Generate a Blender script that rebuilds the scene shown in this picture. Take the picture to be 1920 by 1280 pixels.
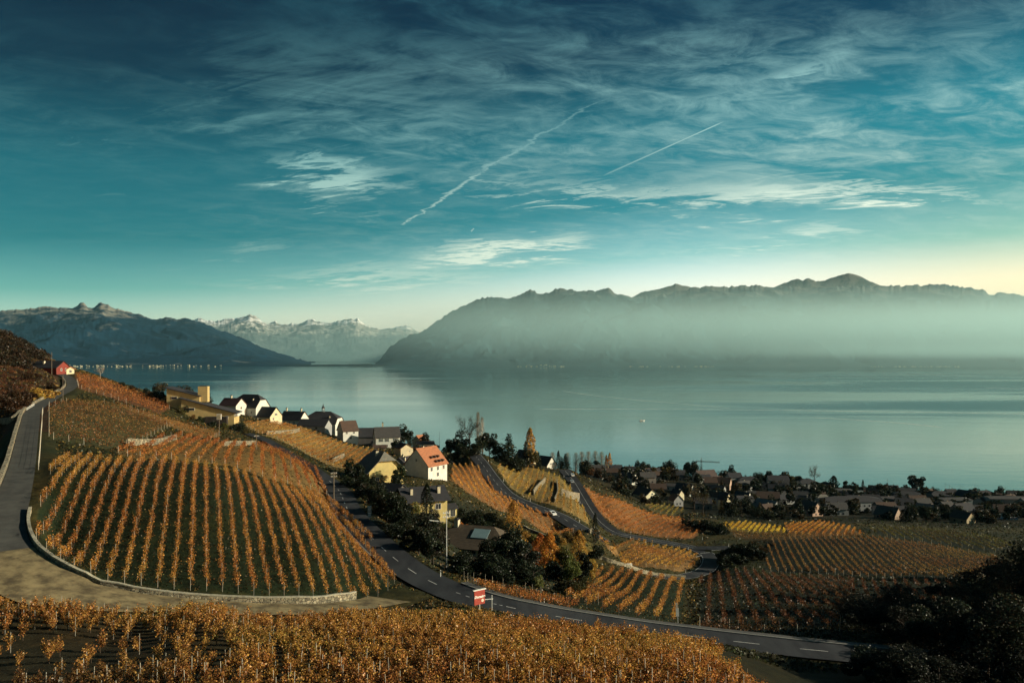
import bpy, bmesh, math, random
import numpy as np
from mathutils import Vector, Matrix

for o in list(bpy.data.objects):
    bpy.data.objects.remove(o)
SC = bpy.context.scene
COL = SC.collection
R = math.radians
rng = np.random.default_rng(7)
random.seed(7)

# ------------------------------------------------------------------ camera
F = 1493.0; CX = 960.0; HY = 665.0; CH = 130.0      # focal length, principal column, horizon row (photo pixels), eye height
cd = bpy.data.cameras.new('camera')
cam = bpy.data.objects.new('camera', cd); COL.objects.link(cam)
cam.location = (0, 0, CH); cam.rotation_euler = (R(90), 0, 0)
cd.sensor_width = 36; cd.lens = 36 * F / 1920; cd.shift_y = (HY - 640) / 1920
cd.clip_start = 0.5; cd.clip_end = 90000
SC.camera = cam

# ------------------------------------------------------------------ view transform
SC.view_settings.view_transform = 'Standard'; SC.view_settings.look = 'None'
SC.view_settings.exposure = 0.6; SC.view_settings.gamma = 1.0; SC.view_settings.use_curve_mapping = False
try:
    SC.cycles.use_denoising = True
    SC.cycles.denoiser = 'OPENIMAGEDENOISE'
    SC.cycles.max_bounces = 6; SC.cycles.diffuse_bounces = 2; SC.cycles.glossy_bounces = 2
    SC.cycles.transmission_bounces = 2; SC.cycles.volume_bounces = 2; SC.cycles.transparent_max_bounces = 8
    SC.cycles.caustics_reflective = False; SC.cycles.caustics_refractive = False
except Exception:
    pass

SUN_AZ, SUN_EL = R(95), R(19)           # azimuth clockwise from the view axis (+Y)
SUN_DIR = Vector((math.sin(SUN_AZ) * math.cos(SUN_EL), math.cos(SUN_AZ) * math.cos(SUN_EL), math.sin(SUN_EL)))

# ------------------------------------------------------------------ node expression helper
class X:
    """arithmetic on shader sockets"""
    def __init__(s, nt, v): s.nt, s.v = nt, v
    def _op(s, op, *a):
        n = s.nt.nodes.new('ShaderNodeMath'); n.operation = op
        for i, q in enumerate((s,) + a):
            q = q.v if isinstance(q, X) else q
            if isinstance(q, (int, float)): n.inputs[i].default_value = q
            else: s.nt.links.new(q, n.inputs[i])
        return X(s.nt, n.outputs[0])
    def __add__(s, o): return s._op('ADD', o)
    __radd__ = __add__
    def __sub__(s, o): return s._op('SUBTRACT', o)
    def __rsub__(s, o): return X(s.nt, float(o))._op('SUBTRACT', s)
    def __mul__(s, o): return s._op('MULTIPLY', o)
    __rmul__ = __mul__
    def __truediv__(s, o): return s._op('DIVIDE', o)
    def max(s, o): return s._op('MAXIMUM', o)
    def min(s, o): return s._op('MINIMUM', o)
    def clamp(s): return s.max(0.0).min(1.0)
    def abs(s): return s._op('ABSOLUTE')
    def pow(s, o): return s._op('POWER', o)
    def exp(s): return s._op('EXPONENT')
    def smooth(s, a, b):
        n = s.nt.nodes.new('ShaderNodeMapRange'); n.interpolation_type = 'SMOOTHSTEP'
        s.nt.links.new(s.v, n.inputs[0]); n.inputs[1].default_value = a; n.inputs[2].default_value = b
        return X(s.nt, n.outputs[0])
def node(nt, typ, ins=None, **kw):
    n = nt.nodes.new(typ)
    for k, v in kw.items(): setattr(n, k, v)
    for k, v in (ins or {}).items():
        if isinstance(v, X): v = v.v
        if hasattr(v, 'is_output'): nt.links.new(v, n.inputs[k])
        else: n.inputs[k].default_value = v
    return n
def ramp(nt, fac, stops, interp='LINEAR'):
    n = nt.nodes.new('ShaderNodeValToRGB'); e = n.color_ramp.elements; n.color_ramp.interpolation = interp
    while len(e) < len(stops): e.new(0.5)
    for i, (p, c) in enumerate(stops):
        e[i].position = p; e[i].color = (*c, 1) if len(c) == 3 else c
    nt.links.new(fac.v if isinstance(fac, X) else fac, n.inputs[0])
    return n.outputs[0]
def mixc(nt, f, a, b, mode='MIX'):
    n = nt.nodes.new('ShaderNodeMix'); n.data_type = 'RGBA'; n.blend_type = mode
    for i, q in ((0, f), (6, a), (7, b)):
        q = q.v if isinstance(q, X) else q
        if isinstance(q, (int, float)): n.inputs[i].default_value = q
        elif isinstance(q, tuple): n.inputs[i].default_value = (*q, 1) if len(q) == 3 else q
        else: nt.links.new(q, n.inputs[i])
    return n.outputs[2]

# ------------------------------------------------------------------ sky
W = bpy.data.worlds.new('World'); SC.world = W; W.use_nodes = True
nt = W.node_tree; nt.nodes.clear()
out = nt.nodes.new('ShaderNodeOutputWorld'); bg = nt.nodes.new('ShaderNodeBackground')
nt.links.new(bg.outputs[0], out.inputs[0]); bg.inputs[1].default_value = SKY_STRENGTH = 0.1
sky = nt.nodes.new('ShaderNodeTexSky'); sky.sky_type = 'NISHITA'; sky.sun_disc = False
sky.sun_elevation = SUN_EL; sky.sun_rotation = SUN_AZ; sky.altitude = 500; sky.air_density = 1.0; sky.dust_density = 1.6; sky.ozone_density = 3.0
tc = nt.nodes.new('ShaderNodeTexCoord'); sep = nt.nodes.new('ShaderNodeSeparateXYZ')
nt.links.new(tc.outputs['Generated'], sep.inputs[0])
dx, dy, dz = (X(nt, sep.outputs[i]) for i in range(3))
el = dz.max(0.0)
# cirrus live on a layer overhead: direction -> position on that layer
s = X(nt, 1.0)._op('DIVIDE', el + 0.09)
px_, py_ = dx * s, dy * s
def cirrus(ax, sx, sy, scale, detail, rough, dist, seed):
    c, n_ = math.cos(ax), math.sin(ax)
    v = node(nt, 'ShaderNodeCombineXYZ', {0: (px_ * c + py_ * n_) * sx, 1: (py_ * c - px_ * n_) * sy, 2: seed})
    t = node(nt, 'ShaderNodeTexNoise', {'Vector': v.outputs[0], 'Scale': scale, 'Detail': detail, 'Roughness': rough, 'Distortion': dist})
    return X(nt, t.outputs[0])
broad = cirrus(0.25, 0.5, 1.0, 1.1, 6, 0.55, 0.5, 3.1)
fine = cirrus(0.22, 0.50, 1.15, 3.4, 13, 0.68, 0.55, 7.7)
wisp = cirrus(-0.42, 0.42, 1.3, 8.0, 10, 0.68, 0.7, 1.3)
tex = fine * 0.60 + wisp * 0.40
# the cloud banks of that afternoon, each with its bearing and height over the lake (a = tan of bearing, b = tan of height)
front = dy.smooth(0.15, 0.4)
iy = X(nt, 1.0)._op('DIVIDE', dy.max(0.15))
ga, gb = dx * iy, dz * iy
wob = (fine - 0.5) * 0.7 + (wisp - 0.5) * 0.9
gaw, gbw = ga + wob * 0.16, gb + wob * 0.11
def bank(px, py, rx, ry, tilt, amp):
    a0, b0 = (px - CX) / F, (HY - py) / F
    c, n_ = math.cos(R(tilt)), math.sin(R(tilt))
    u = ((gaw - a0) * c + (gbw - b0) * n_) * (F / rx); v = ((gbw - b0) * c - (gaw - a0) * n_) * (F / ry)
    return (((u * u + v * v) * -1.0).exp()) * amp
banks = None
for q in [(640, 328, 150, 38, -4, .95), (590, 318, 90, 16, -14, .5), (700, 515, 250, 27, 2, .9), (930, 465, 160, 16, 5, 1.0), (1090, 425, 70, 40, 30, .35),
          (1440, 362, 270, 36, 0, .85), (1760, 364, 230, 14, -3, .55), (1060, 350, 190, 15, -4, .55), (1000, 300, 260, 24, 3, .38),
          (1500, 300, 330, 26, 4, .45), (1300, 185, 210, 14, 14, .5), (1510, 128, 120, 18, 14, .55), (1390, 97, 70, 8, -10, .4), (1700, 95, 190, 18, 14, .3), (1880, 80, 120, 40, -30, .4),
          (470, 465, 110, 13, 12, .5), (540, 90, 330, 110, -8, .30), (880, 90, 330, 100, 5, .34), (330, 170, 360, 90, 4, .22), (620, 210, 400, 60, 3, .26),
          (820, 590, 300, 30, 2, .55), (1520, 430, 130, 14, 14, .4), (1380, 445, 260, 12, 7, .3), (300, 340, 260, 14, -4, .25), (190, 238, 50, 18, -8, .3), (690, 385, 210, 10, -10, .3)]:
    banks = bank(*q) if banks is None else banks + bank(*q)
dens = ((broad - 0.45).max(0.0) * 1.1 + banks * front).min(1.15)
cl = ((tex - (0.59 - dens * 0.27)) * 3.6).clamp() * (dens * 0.80 + 0.28)
mott = cirrus(0.30, 0.70, 1.1, 6.5, 12, 0.68, 0.6, 5.2)
g0 = dx.smooth(-0.50, -0.10)
veil = (mott * 0.6 + tex * 0.4).smooth(0.40, 0.72) * (el.smooth(0.12, 0.30) * 0.56 + 0.20) * (broad.smooth(0.34, 0.60) * 0.7 + 0.3) * (g0 * 0.6 + 0.4)
cl = cl.max(veil) * dz.smooth(-0.01, 0.03)
def trail(x0, y0, x1, y1, w0, w1, amp0, amp1, rag=0.0):
    a0, b0, a1, b1 = (x0 - CX) / F, (HY - y0) / F, (x1 - CX) / F, (HY - y1) / F
    L = math.hypot(a1 - a0, b1 - b0); c, n_ = (a1 - a0) / L, (b1 - b0) / L
    t = ((ga - a0) * c + (gb - b0) * n_) * (1 / L)
    d = (gb - b0) * c - (ga - a0) * n_ + wob * rag
    tt = t.clamp()
    w = tt * ((w1 - w0) / F) + w0 / F
    prof = ((d / w) * (d / w) * -1.0).exp()
    return prof * t.smooth(-0.03, 0.06) * (1.0 - t.smooth(0.9, 1.03)) * (tt * (amp1 - amp0) + amp0) * front
tr = trail(752, 422, 905, 318, 1.3, 3.4, .62, .6, .03).max(trail(900, 322, 1185, 154, 3.4, 2.8, .55, .16, .035)).max(trail(1130, 330, 1362, 226, 1.6, 1.0, .22, .85)).max(
    trail(880, 335, 1120, 353, 4, 7, .4, .2, .05)).max(trail(883, 434, 889, 428, 1.4, 1.2, .4, .4)).max(trail(1010, 330, 1220, 265, 7, 9, .16, .08, .08)).max(trail(1098, 215, 1110, 290, 4, 9, .14, .04, .08))
cl = cl.max(tr).min(1.0)
# colour of the clear air: the physical sky, deepened overhead and paler towards the bright west of the lake
g = dx.smooth(-0.62, 0.38)
eff = el * (1.0 - g * 0.36 * (1.0 - (el * 2.2).min(1.0))) + (1.0 - g) * 0.025
tint = ramp(nt, eff * 2.0, [(0.0, (1.75, 1.12, .92)), (0.05, (1.65, 1.12, .92)), (0.11, (1.40, .98, .76)), (0.19, (.42, .55, .41)), (0.30, (.055, .275, .218)),
                             (0.46, (.032, .240, .190)), (0.66, (.010, .072, .080)), (0.90, (.003, .026, .050)), (1.0, (.003, .026, .050))])
warm = dx.smooth(0.12, 0.62) * (1.0 - el.smooth(0.02, 0.30))
t2 = mixc(nt, warm, (2.5, 2.5, 2.5), (1.60, 1.42, .92))
side = mixc(nt, g, (.30, .47, .50), (1.0, 1.0, 1.0))
clear = mixc(nt, 1.0, mixc(nt, 1.0, mixc(nt, 1.0, sky.outputs[0], tint, 'MULTIPLY'), t2, 'MULTIPLY'), side, 'MULTIPLY')
ccol = ramp(nt, eff * 2.0, [(0.0, (.74, .76, .60)), (0.25, (.66, .72, .58)), (0.5, (.30, .50, .47)), (0.8, (.06, .21, .25)), (1.0, (.025, .12, .18))])
cc = mixc(nt, 1.0, ccol, (10.0, 10.0, 10.0), 'MULTIPLY')
cc = mixc(nt, 1.0, cc, side, 'MULTIPLY')
final = mixc(nt, cl, clear, cc)
nt.links.new(final, bg.inputs[0])

# ------------------------------------------------------------------ sun
sl = bpy.data.lights.new('sun', 'SUN'); sl.energy = 4.4; sl.angle = R(0.55); sl.color = (1.0, .89, .67)
sun = bpy.data.objects.new('sun', sl); COL.objects.link(sun)
sun.rotation_euler = SUN_DIR.to_track_quat('Z', 'Y').to_euler(); sun.location = (300, 0, 400)

# ------------------------------------------------------------------ helpers: objects
def tag(o, label=None, cat=None, group=None, kind=None):
    if label: o['label'] = label
    if cat: o['category'] = cat
    if group: o['group'] = group
    if kind: o['kind'] = kind
    return o
def empty(name, loc=(0, 0, 0), rz=0.0, parent=None):
    o = bpy.data.objects.new(name, None); COL.objects.link(o)
    o.location = loc; o.rotation_euler = (0, 0, rz); o.empty_display_size = 0.5
    if parent: o.parent = parent
    return o
def ob(name, me, parent=None, loc=None, rz=None):
    o = bpy.data.objects.new(name, me); COL.objects.link(o)
    if parent: o.parent = parent
    if loc is not None: o.location = loc
    if rz is not None: o.rotation_euler = (0, 0, rz)
    return o
def mesh_np(name, v, f, mat=None, smooth=False):
    """v (n,3) array, f (m,k) array of equal-sized faces"""
    v = np.asarray(v, np.float32); f = np.asarray(f, np.int32); k = f.shape[1]
    me = bpy.data.meshes.new(name)
    me.vertices.add(len(v)); me.vertices.foreach_set('co', v.ravel())
    me.loops.add(f.size); me.loops.foreach_set('vertex_index', f.ravel())
    me.polygons.add(len(f)); me.polygons.foreach_set('loop_start', np.arange(0, f.size, k, dtype=np.int32))
    me.update(calc_edges=True)
    if smooth: me.polygons.foreach_set('use_smooth', np.ones(len(f), bool))
    if mat: me.materials.append(mat)
    return me
class MB:
    """collects simple solids into one mesh"""
    def __init__(s): s.v, s.f, s.m = [], [], []
    def add(s, vs, fs, mi=0):
        b = len(s.v); s.v += [tuple(q) for q in vs]; s.f += [tuple(b + i for i in q) for q in fs]; s.m += [mi] * len(fs); return s
    def box(s, c, d, rz=0.0, mi=0, rx=0.0, ry=0.0):
        M = Matrix.Translation(c) @ Matrix.Rotation(rz, 4, 'Z') @ Matrix.Rotation(ry, 4, 'Y') @ Matrix.Rotation(rx, 4, 'X')
        vs = [M @ Vector((x * d[0] / 2, y * d[1] / 2, z * d[2] / 2)) for x in (-1, 1) for y in (-1, 1) for z in (-1, 1)]
        return s.add(vs, [(0, 1, 3, 2), (4, 6, 7, 5), (0, 4, 5, 1), (2, 3, 7, 6), (0, 2, 6, 4), (1, 5, 7, 3)], mi)
    def tube(s, p, q, r0, r1=None, n=6, mi=0, cap=True):
        p, q = Vector(p), Vector(q); r1 = r0 if r1 is None else r1
        d = (q - p).normalized(); a = d.orthogonal().normalized(); b = d.cross(a)
        vs = []
        for c, r in ((p, r0), (q, r1)):
            vs += [c + (a * math.cos(2 * math.pi * i / n) + b * math.sin(2 * math.pi * i / n)) * r for i in range(n)]
        fs = [(i, (i + 1) % n, n + (i + 1) % n, n + i) for i in range(n)]
        if cap: fs += [tuple(range(n - 1, -1, -1)), tuple(range(n, 2 * n))]
        return s.add(vs, fs, mi)
    def prism(s, poly, y0, y1, mi=0):
        """poly in the xz plane, extruded along y"""
        n = len(poly); vs = [(x, y0, z) for x, z in poly] + [(x, y1, z) for x, z in poly]
        fs = [tuple(range(n)), tuple(range(2 * n - 1, n - 1, -1))] + [(i, n + i, n + (i + 1) % n, (i + 1) % n) for i in range(n)]
        return s.add(vs, fs, mi)
    def mesh(s, name, *mats, smooth=False):
        me = bpy.data.meshes.new(name); me.from_pydata(s.v, [], s.f)
        for m in mats: me.materials.append(m)
        if len(mats) > 1: me.polygons.foreach_set('material_index', s.m)
        if smooth: me.polygons.foreach_set('use_smooth', [True] * len(s.f))
        bm = bmesh.new(); bm.from_mesh(me); bmesh.ops.recalc_face_normals(bm, faces=bm.faces); bm.to_mesh(me); bm.free()
        me.update(); return me
    def build(s, name, mat, parent=None, loc=None, rz=None):
        return ob(name, s.mesh(name, mat), parent, loc, rz)

# ------------------------------------------------------------------ helpers: materials
MATS = {}
def mat(name, col, rough=0.8, var=0.25, scale=1.2, bump=0.0, col2=None, metal=0.0, spec=0.3, objcol=False, stretch=None, emit=None):
    if name in MATS: return MATS[name]
    m = bpy.data.materials.new(name); m.use_nodes = True; t = m.node_tree; b = t.nodes['Principled BSDF']
    b.inputs['Roughness'].default_value = rough; b.inputs['Metallic'].default_value = metal; b.inputs['Specular IOR Level'].default_value = spec
    tcn = t.nodes.new('ShaderNodeTexCoord'); co = tcn.outputs['Object']
    if stretch:
        mp = node(t, 'ShaderNodeMapping', {'Vector': co}); mp.inputs['Scale'].default_value = stretch; co = mp.outputs[0]
    n1 = node(t, 'ShaderNodeTexNoise', {'Vector': co, 'Scale': scale, 'Detail': 6.0, 'Roughness': 0.65})
    base = col
    if objcol:
        base = t.nodes.new('ShaderNodeObjectInfo').outputs['Color']
    dark = mixc(t, 1.0, base, (1 - var, 1 - var, 1 - var * .9), 'MULTIPLY'); lite = col2 if col2 else mixc(t, 1.0, base, (1 + var, 1 + var, 1 + var * .9), 'MULTIPLY')
    t.links.new(mixc(t, X(t, n1.outputs[0]).smooth(0.3, 0.7), dark, lite), b.inputs['Base Color'])
    if bump:
        bp = node(t, 'ShaderNodeBump', {'Height': n1.outputs[0], 'Strength': bump, 'Distance': 0.1}); t.links.new(bp.outputs[0], b.inputs['Normal'])
    MATS[name] = m; return m

# ------------------------------------------------------------------ haze
def haze_box():
    b = MB().box((0, 17500, 815), (44000, 36000, 1670)); o = b.build('haze', None)
    m = bpy.data.materials.new('haze'); m.use_nodes = True; t = m.node_tree; t.nodes.clear()
    oo = t.nodes.new('ShaderNodeOutputMaterial'); v = t.nodes.new('ShaderNodeVolumePrincipled')
    v.inputs['Density'].default_value = HAZE; v.inputs['Color'].default_value = (.36, .80, 1.0, 1); v.inputs['Anisotropy'].default_value = 0.0
    t.links.new(v.outputs[0], oo.inputs['Volume']); o.data.materials.clear(); o.data.materials.append(m)
    tag(o, 'pale even haze lying over the lake and the shores', 'haze', None, 'stuff'); return o
HAZE = 7.5e-6
haze_box()

# ------------------------------------------------------------------ ground heights
# every entry: photo column, photo row, distance along the view axis -> a point of the ground
ROADS = {
 'main': dict(w=[7.5], pts=[(2250, 1262, 103), (2000, 1252, 101), (1830, 1245, 100), (1650, 1230, 101), (1500, 1215, 102), (1300, 1193, 104), (1150, 1172, 105), (1000, 1147, 106.5), (900, 1122, 109), (830, 1100, 115), (760, 1062, 127), (700, 1010, 145), (655, 960, 175), (632, 915, 215), (592, 882, 245), (540, 850, 275), (500, 825, 305), (462, 812, 332)]),
 'lane': dict(w=[6], pts=[(730, 1122, 108.5), (690, 1131, 104), (600, 1139, 98.5), (480, 1141, 95), (300, 1132, 91.5), (200, 1122, 90), (110, 1106, 89.5), (45, 1077, 92), (8, 1032, 98), (3, 985, 106), (25, 930, 117), (42, 870, 140), (55, 800, 185), (65, 768, 220), (100, 745, 265), (135, 724, 300), (128, 708, 332), (108, 699, 352)]),
 'village': dict(w=[6.5], pts=[(890, 852, 395), (905, 870, 370), (925, 898, 345), (950, 925, 320), (990, 945, 305), (1040, 963, 290), (1075, 983, 275), (1110, 1005, 258), (1128, 1016, 250)]),
 'hill': dict(w=[6.5], pts=[(1058, 880, 455), (1078, 905, 420), (1093, 930, 395), (1110, 958, 370), (1128, 980, 352), (1155, 998, 340), (1200, 1008, 334), (1250, 1017, 328), (1300, 1027, 321), (1330, 1042, 308), (1330, 1060, 289), (1310, 1074, 272), (1262, 1082, 255), (1215, 1075, 250), (1165, 1060, 254)]),
 'cross': dict(w=[6], pts=[(1300, 1027, 321), (1360, 1026, 319), (1420, 1024, 321)]),
}
GROUND = [
 # foreground vineyard
 (0, 1280, 60), (300, 1280, 57), (650, 1280, 55), (960, 1280, 54), (1340, 1280, 58), (0, 1190, 74), (-150, 1180, 76), (400, 1165, 78), (900, 1195, 75), (1150, 1222, 75), (1340, 1245, 75), (650, 1172, 80),
 (900, 1175, 83.5), (1150, 1200, 83), (1340, 1225, 82), (150, 1160, 80),
 (1500, 1275, 84), (1700, 1290, 84), (1960, 1290, 90), (2300, 1260, 100), (1950, 1190, 120), (2300, 1150, 140),
 # big fan vineyard
 (60, 1025, 107), (110, 1062, 100), (210, 1093, 96), (330, 1106, 97), (480, 1116, 99), (600, 1124, 102), (690, 1126, 106), (748, 1096, 114), (100, 890, 130), (70, 950, 117), (250, 900, 132), (400, 930, 130), (560, 990, 128), (650, 1060, 118), (385, 1085, 101.5), (385, 1000, 115), (600, 1060, 113), (230, 1000, 112), (500, 1060, 110), (150, 960, 118), (620, 955, 155),
 (300, 872, 150), (500, 912, 158), (590, 935, 168), (420, 882, 165), (130, 862, 150),
 # terraces behind it
 (450, 850, 200), (330, 840, 200), (550, 880, 205), (260, 838, 190), (150, 812, 185), (200, 780, 232), (115, 772, 222), (300, 800, 250), (380, 815, 270), (230, 755, 290), (150, 738, 285), (420, 805, 310), (400, 797, 330), (345, 768, 335), (260, 737, 340), (200, 716, 350), (152, 698, 362),
 (95, 694, 352), (40, 740, 255), (20, 690, 330), (70, 690, 345), (0, 650, 385), (45, 642, 425), (90, 670, 432), (0, 624, 420), (-150, 590, 420), (-320, 560, 420), (0, 860, 165), (-110, 890, 140), (0, 770, 235), (-200, 780, 240), (-300, 900, 150), (-150, 1050, 100), (-350, 1100, 100),
 # hillside under the white houses
 (600, 850, 330), (520, 812, 350), (700, 855, 350), (650, 880, 285), (650, 828, 420), (722, 838, 420), (600, 805, 440), (480, 782, 420), (550, 797, 440), (790, 840, 440), (430, 770, 400),
 # behind the skyline, falling to the lake
 (-150, 700, 700), (150, 760, 620), (300, 770, 600), (420, 790, 580), (520, 805, 580), (700, 845, 620), (830, 855, 620), (60, 730, 600), (-200, 750, 900), (60, 775, 950), (300, 790, 980), (520, 805, 950), (760, 838, 950), (900, 855, 900),
 # village by the main road
 (720, 905, 260), (830, 897, 290), (770, 870, 330), (760, 850, 370), (790, 962, 215), (740, 990, 165), (800, 1050, 150), (900, 1045, 190), (860, 1080, 140), (870, 900, 320), (930, 960, 260), (965, 1002, 230), (1000, 1060, 180), (870, 868, 390), (680, 930, 232),
 (1050, 1105, 150), (1200, 1082, 190), (930, 1090, 140),
 # verge and gully right of the main road
 (950, 1122, 116), (1060, 1143, 113), (1250, 1178, 111.5), (1450, 1196, 109), (1650, 1207, 108), (1150, 1130, 135), (1290, 1165, 135), (1180, 1110, 165), (1300, 1100, 190), (1120, 1075, 200),
 # slopes between the lower roads
 (1000, 912, 370), (1080, 942, 350), (1150, 942, 392), (1050, 885, 440), (1210, 972, 385), (980, 880, 420), (1000, 868, 450), (1060, 1000, 275), (1200, 1048, 275), (1285, 1058, 283), (1120, 1032, 262), (1260, 990, 365), (930, 865, 450), (1030, 880, 470),
 # right-hand fields
 (1450, 1160, 140), (1450, 1100, 195), (1400, 1065, 255), (1600, 1082, 238), (1450, 1012, 330), (1450, 1072, 255), (1640, 1008, 325), (1620, 1076, 248), (1850, 1035, 300), (1850, 1082, 245), (1400, 985, 405), (1560, 985, 405), (1720, 992, 400), (1600, 1150, 150), (1850, 1120, 190), (2150, 1100, 200), (2150, 1040, 280), (1900, 1000, 380), (2200, 985, 400),
 # town
 (1210, 938, 520), (1300, 945, 540), (1100, 895, 560), (1150, 893, 650), (1300, 900, 690), (1500, 945, 600), (1800, 962, 560), (1900, 945, 640), (1200, 890, 780), (1450, 905, 740), (1700, 930, 690), (2100, 950, 620), (2200, 930, 700), (1400, 930, 640),
 (1350, 960, 480), (1650, 965, 500),
]
SHORE = [(-300, 1080), (-100, 1060), (200, 1040), (500, 1020), (800, 980), (1050, 860), (1300, 800), (1600, 762), (1920, 716), (2250, 690)]
def P(px, py, Y): return np.array([(px - CX) / F * Y, Y, CH - (py - HY) / F * Y])
ctrl = [P(*q) for q in GROUND]
for r in ROADS.values(): ctrl += [P(*q) for q in r['pts']]
ctrl = ctrl[:-4] if False else ctrl
for px, Y in SHORE:
    x = (px - CX) / F * Y; ctrl.append(np.array([x, Y, 1.0])); ctrl.append(np.array([x * 1.12, Y * 1.12, -7.0])); ctrl.append(np.array([x * 1.35, Y * 1.35, -12.0]))
for x, y, z in [(-14, 14, 114), (0, 14, 114), (14, 14, 113), (-26, 30, 111), (0, 30, 111), (26, 30, 109), (-60, 40, 108), (60, 40, 104), (70, 60, 99), (-60, 60, 106)]: ctrl.append(np.array([x, y, z]))
ctrl = np.array(ctrl)
def warp(x, y): return x / (y + 15.0) * 3.0, np.log(y + 15.0)
def tps(cx_, cy_, cz_, lam):
    n = len(cx_)
    def K(a, b):
        r2 = (a[:, None, 0] - b[None, :, 0]) ** 2 + (a[:, None, 1] - b[None, :, 1]) ** 2
        return 0.5 * r2 * np.log(r2 + 1e-12)
    pts = np.stack([cx_, cy_], 1); A = np.zeros((n + 3, n + 3)); A[:n, :n] = K(pts, pts) + np.eye(n) * lam
    Pm = np.concatenate([np.ones((n, 1)), pts], 1); A[:n, n:] = Pm; A[n:, :n] = Pm.T
    w = np.linalg.solve(A, np.concatenate([cz_, np.zeros(3)]))
    def ev(x, y):
        q = np.stack([x.ravel(), y.ravel()], 1); o_ = np.empty(len(q))
        for i in range(0, len(q), 20000):
            c = q[i:i + 20000]; o_[i:i + 20000] = K(c, pts) @ w[:n] + w[n] + c @ w[n + 1:]
        return o_.reshape(x.shape)
    return ev
cu, cv = warp(ctrl[:, 0], ctrl[:, 1])
tz = tps(cu, cv, ctrl[:, 2], 2e-5)
NU, NV = 640, 560
UA, V0, V1 = 2.75, math.log(15 + 13.0), math.log(15 + 1500.0)
gu = np.linspace(-UA, UA, NU); gv = np.linspace(V0, V1, NV)
GU, GV = np.meshgrid(gu, gv)                # [v][u]
GY = np.exp(GV) - 15.0; GX = GU / 3.0 * (GY + 15.0)
cz_c, = (None,)
# coarse solve then fine bilinear keeps the script quick
su, sv = np.linspace(-UA, UA, 215), np.linspace(V0, V1, 190)
SU, SV = np.meshgrid(su, sv); SZ = tz(SU, SV)
def bil(z, u, v, n0, n1):
    fu = np.clip((u + UA) / (2 * UA) * (n0 - 1), 0, n0 - 1.001); fv = np.clip((v - V0) / (V1 - V0) * (n1 - 1), 0, n1 - 1.001)
    i, j = fu.astype(int), fv.astype(int); a, b = fu - i, fv - j
    return (z[j, i] * (1 - a) + z[j, i + 1] * a) * (1 - b) + (z[j + 1, i] * (1 - a) + z[j + 1, i + 1] * a) * b
GZ = np.maximum(bil(SZ, GU, GV, 215, 190), -12.0)
def catmull(p, step):
    p = np.asarray(p, float); q = np.concatenate([[2 * p[0] - p[1]], p, [2 * p[-1] - p[-2]]]); o_ = []
    for i in range(1, len(q) - 2):
        L = np.linalg.norm(q[i + 1] - q[i]); n = max(2, int(L / step))
        for t in np.arange(n) / n:
            a, b, c, d = q[i - 1], q[i], q[i + 1], q[i + 2]
            o_.append(0.5 * ((2 * b) + (c - a) * t + (2 * a - 5 * b + 4 * c - d) * t * t + (3 * b - a - 3 * c + d) * t ** 3))
    o_.append(q[-2]); return np.array(o_)
def smooth_z(p, n):
    z = p[:, 2].copy()
    for _ in range(n):
        z[1:-1] = (z[:-2] + 2 * z[1:-1] + z[2:]) / 4
    p[:, 2] = z; return p
def nearest_on(line, x, y, reach):
    """distance to a dense polyline and its height there"""
    d = np.full(x.shape, 1e9); z = np.zeros(x.shape)
    lo, hi = line[:, :2].min(0) - reach, line[:, :2].max(0) + reach
    m = (x > lo[0]) & (x < hi[0]) & (y > lo[1]) & (y < hi[1]); xi, yi = x[m], y[m]
    dd = np.full(xi.shape, 1e9); zz = np.zeros(xi.shape)
    for i in range(len(line)):
        q = (xi - line[i, 0]) ** 2 + (yi - line[i, 1]) ** 2; k = q < dd; dd[k] = q[k]; zz[k] = line[i, 2]
    d[m] = np.sqrt(dd); z[m] = zz; return d, z
for k, r in ROADS.items():
    r['line'] = smooth_z(catmull([P(*q) for q in r['pts']], 1.0), 30)
    if k == 'lane':
        W_ = [3.4, 2.6, 2.2, 2.4, 3.2, 4.2, 4.8, 4.2, 3.2, 2.7, 2.2, 2.0, 2.0, 1.9, 1.9, 1.9, 1.9, 1.9]; C_ = np.array([P(*q)[:2] for q in r['pts']])
        K_ = [int(np.argmin(((r['line'][:, :2] - c) ** 2).sum(1))) for c in C_]; r['hw'] = np.interp(np.arange(len(r['line'])), K_, W_); r['bend'] = K_[8]; r['top'] = K_[9]
    elif k == 'main': r['hw'] = np.interp(r['line'][:, 1], [0, 205, 235, 400], [3.05, 3.05, 1.9, 1.7])
    else: r['hw'] = np.full(len(r['line']), r['w'][0] / 2)
def cut_roads(zz, x, y):
    for k, r in ROADS.items():
        L = r['line']; reach = 10
        d, z = nearest_on(L[::1], x, y, reach)
        hw = r['hw'].max() if k not in ('lane', 'main') else None
        if hw is None:
            j = np.zeros(x.shape, int); m = d < reach
            q = (x[m][:, None] - L[None, :, 0]) ** 2 + (y[m][:, None] - L[None, :, 1]) ** 2
            h = np.zeros(x.shape); h[m] = r['hw'][q.argmin(1)]; hw = h
        f = np.clip((d - hw - 0.9) / 3.5, 0, 1); f = f * f * (3 - 2 * f); m = d < reach
        zz = np.where(m, (z - 0.22) * (1 - f) + zz * f, zz)
    return zz
GZ = cut_roads(GZ, GX, GY)
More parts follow.
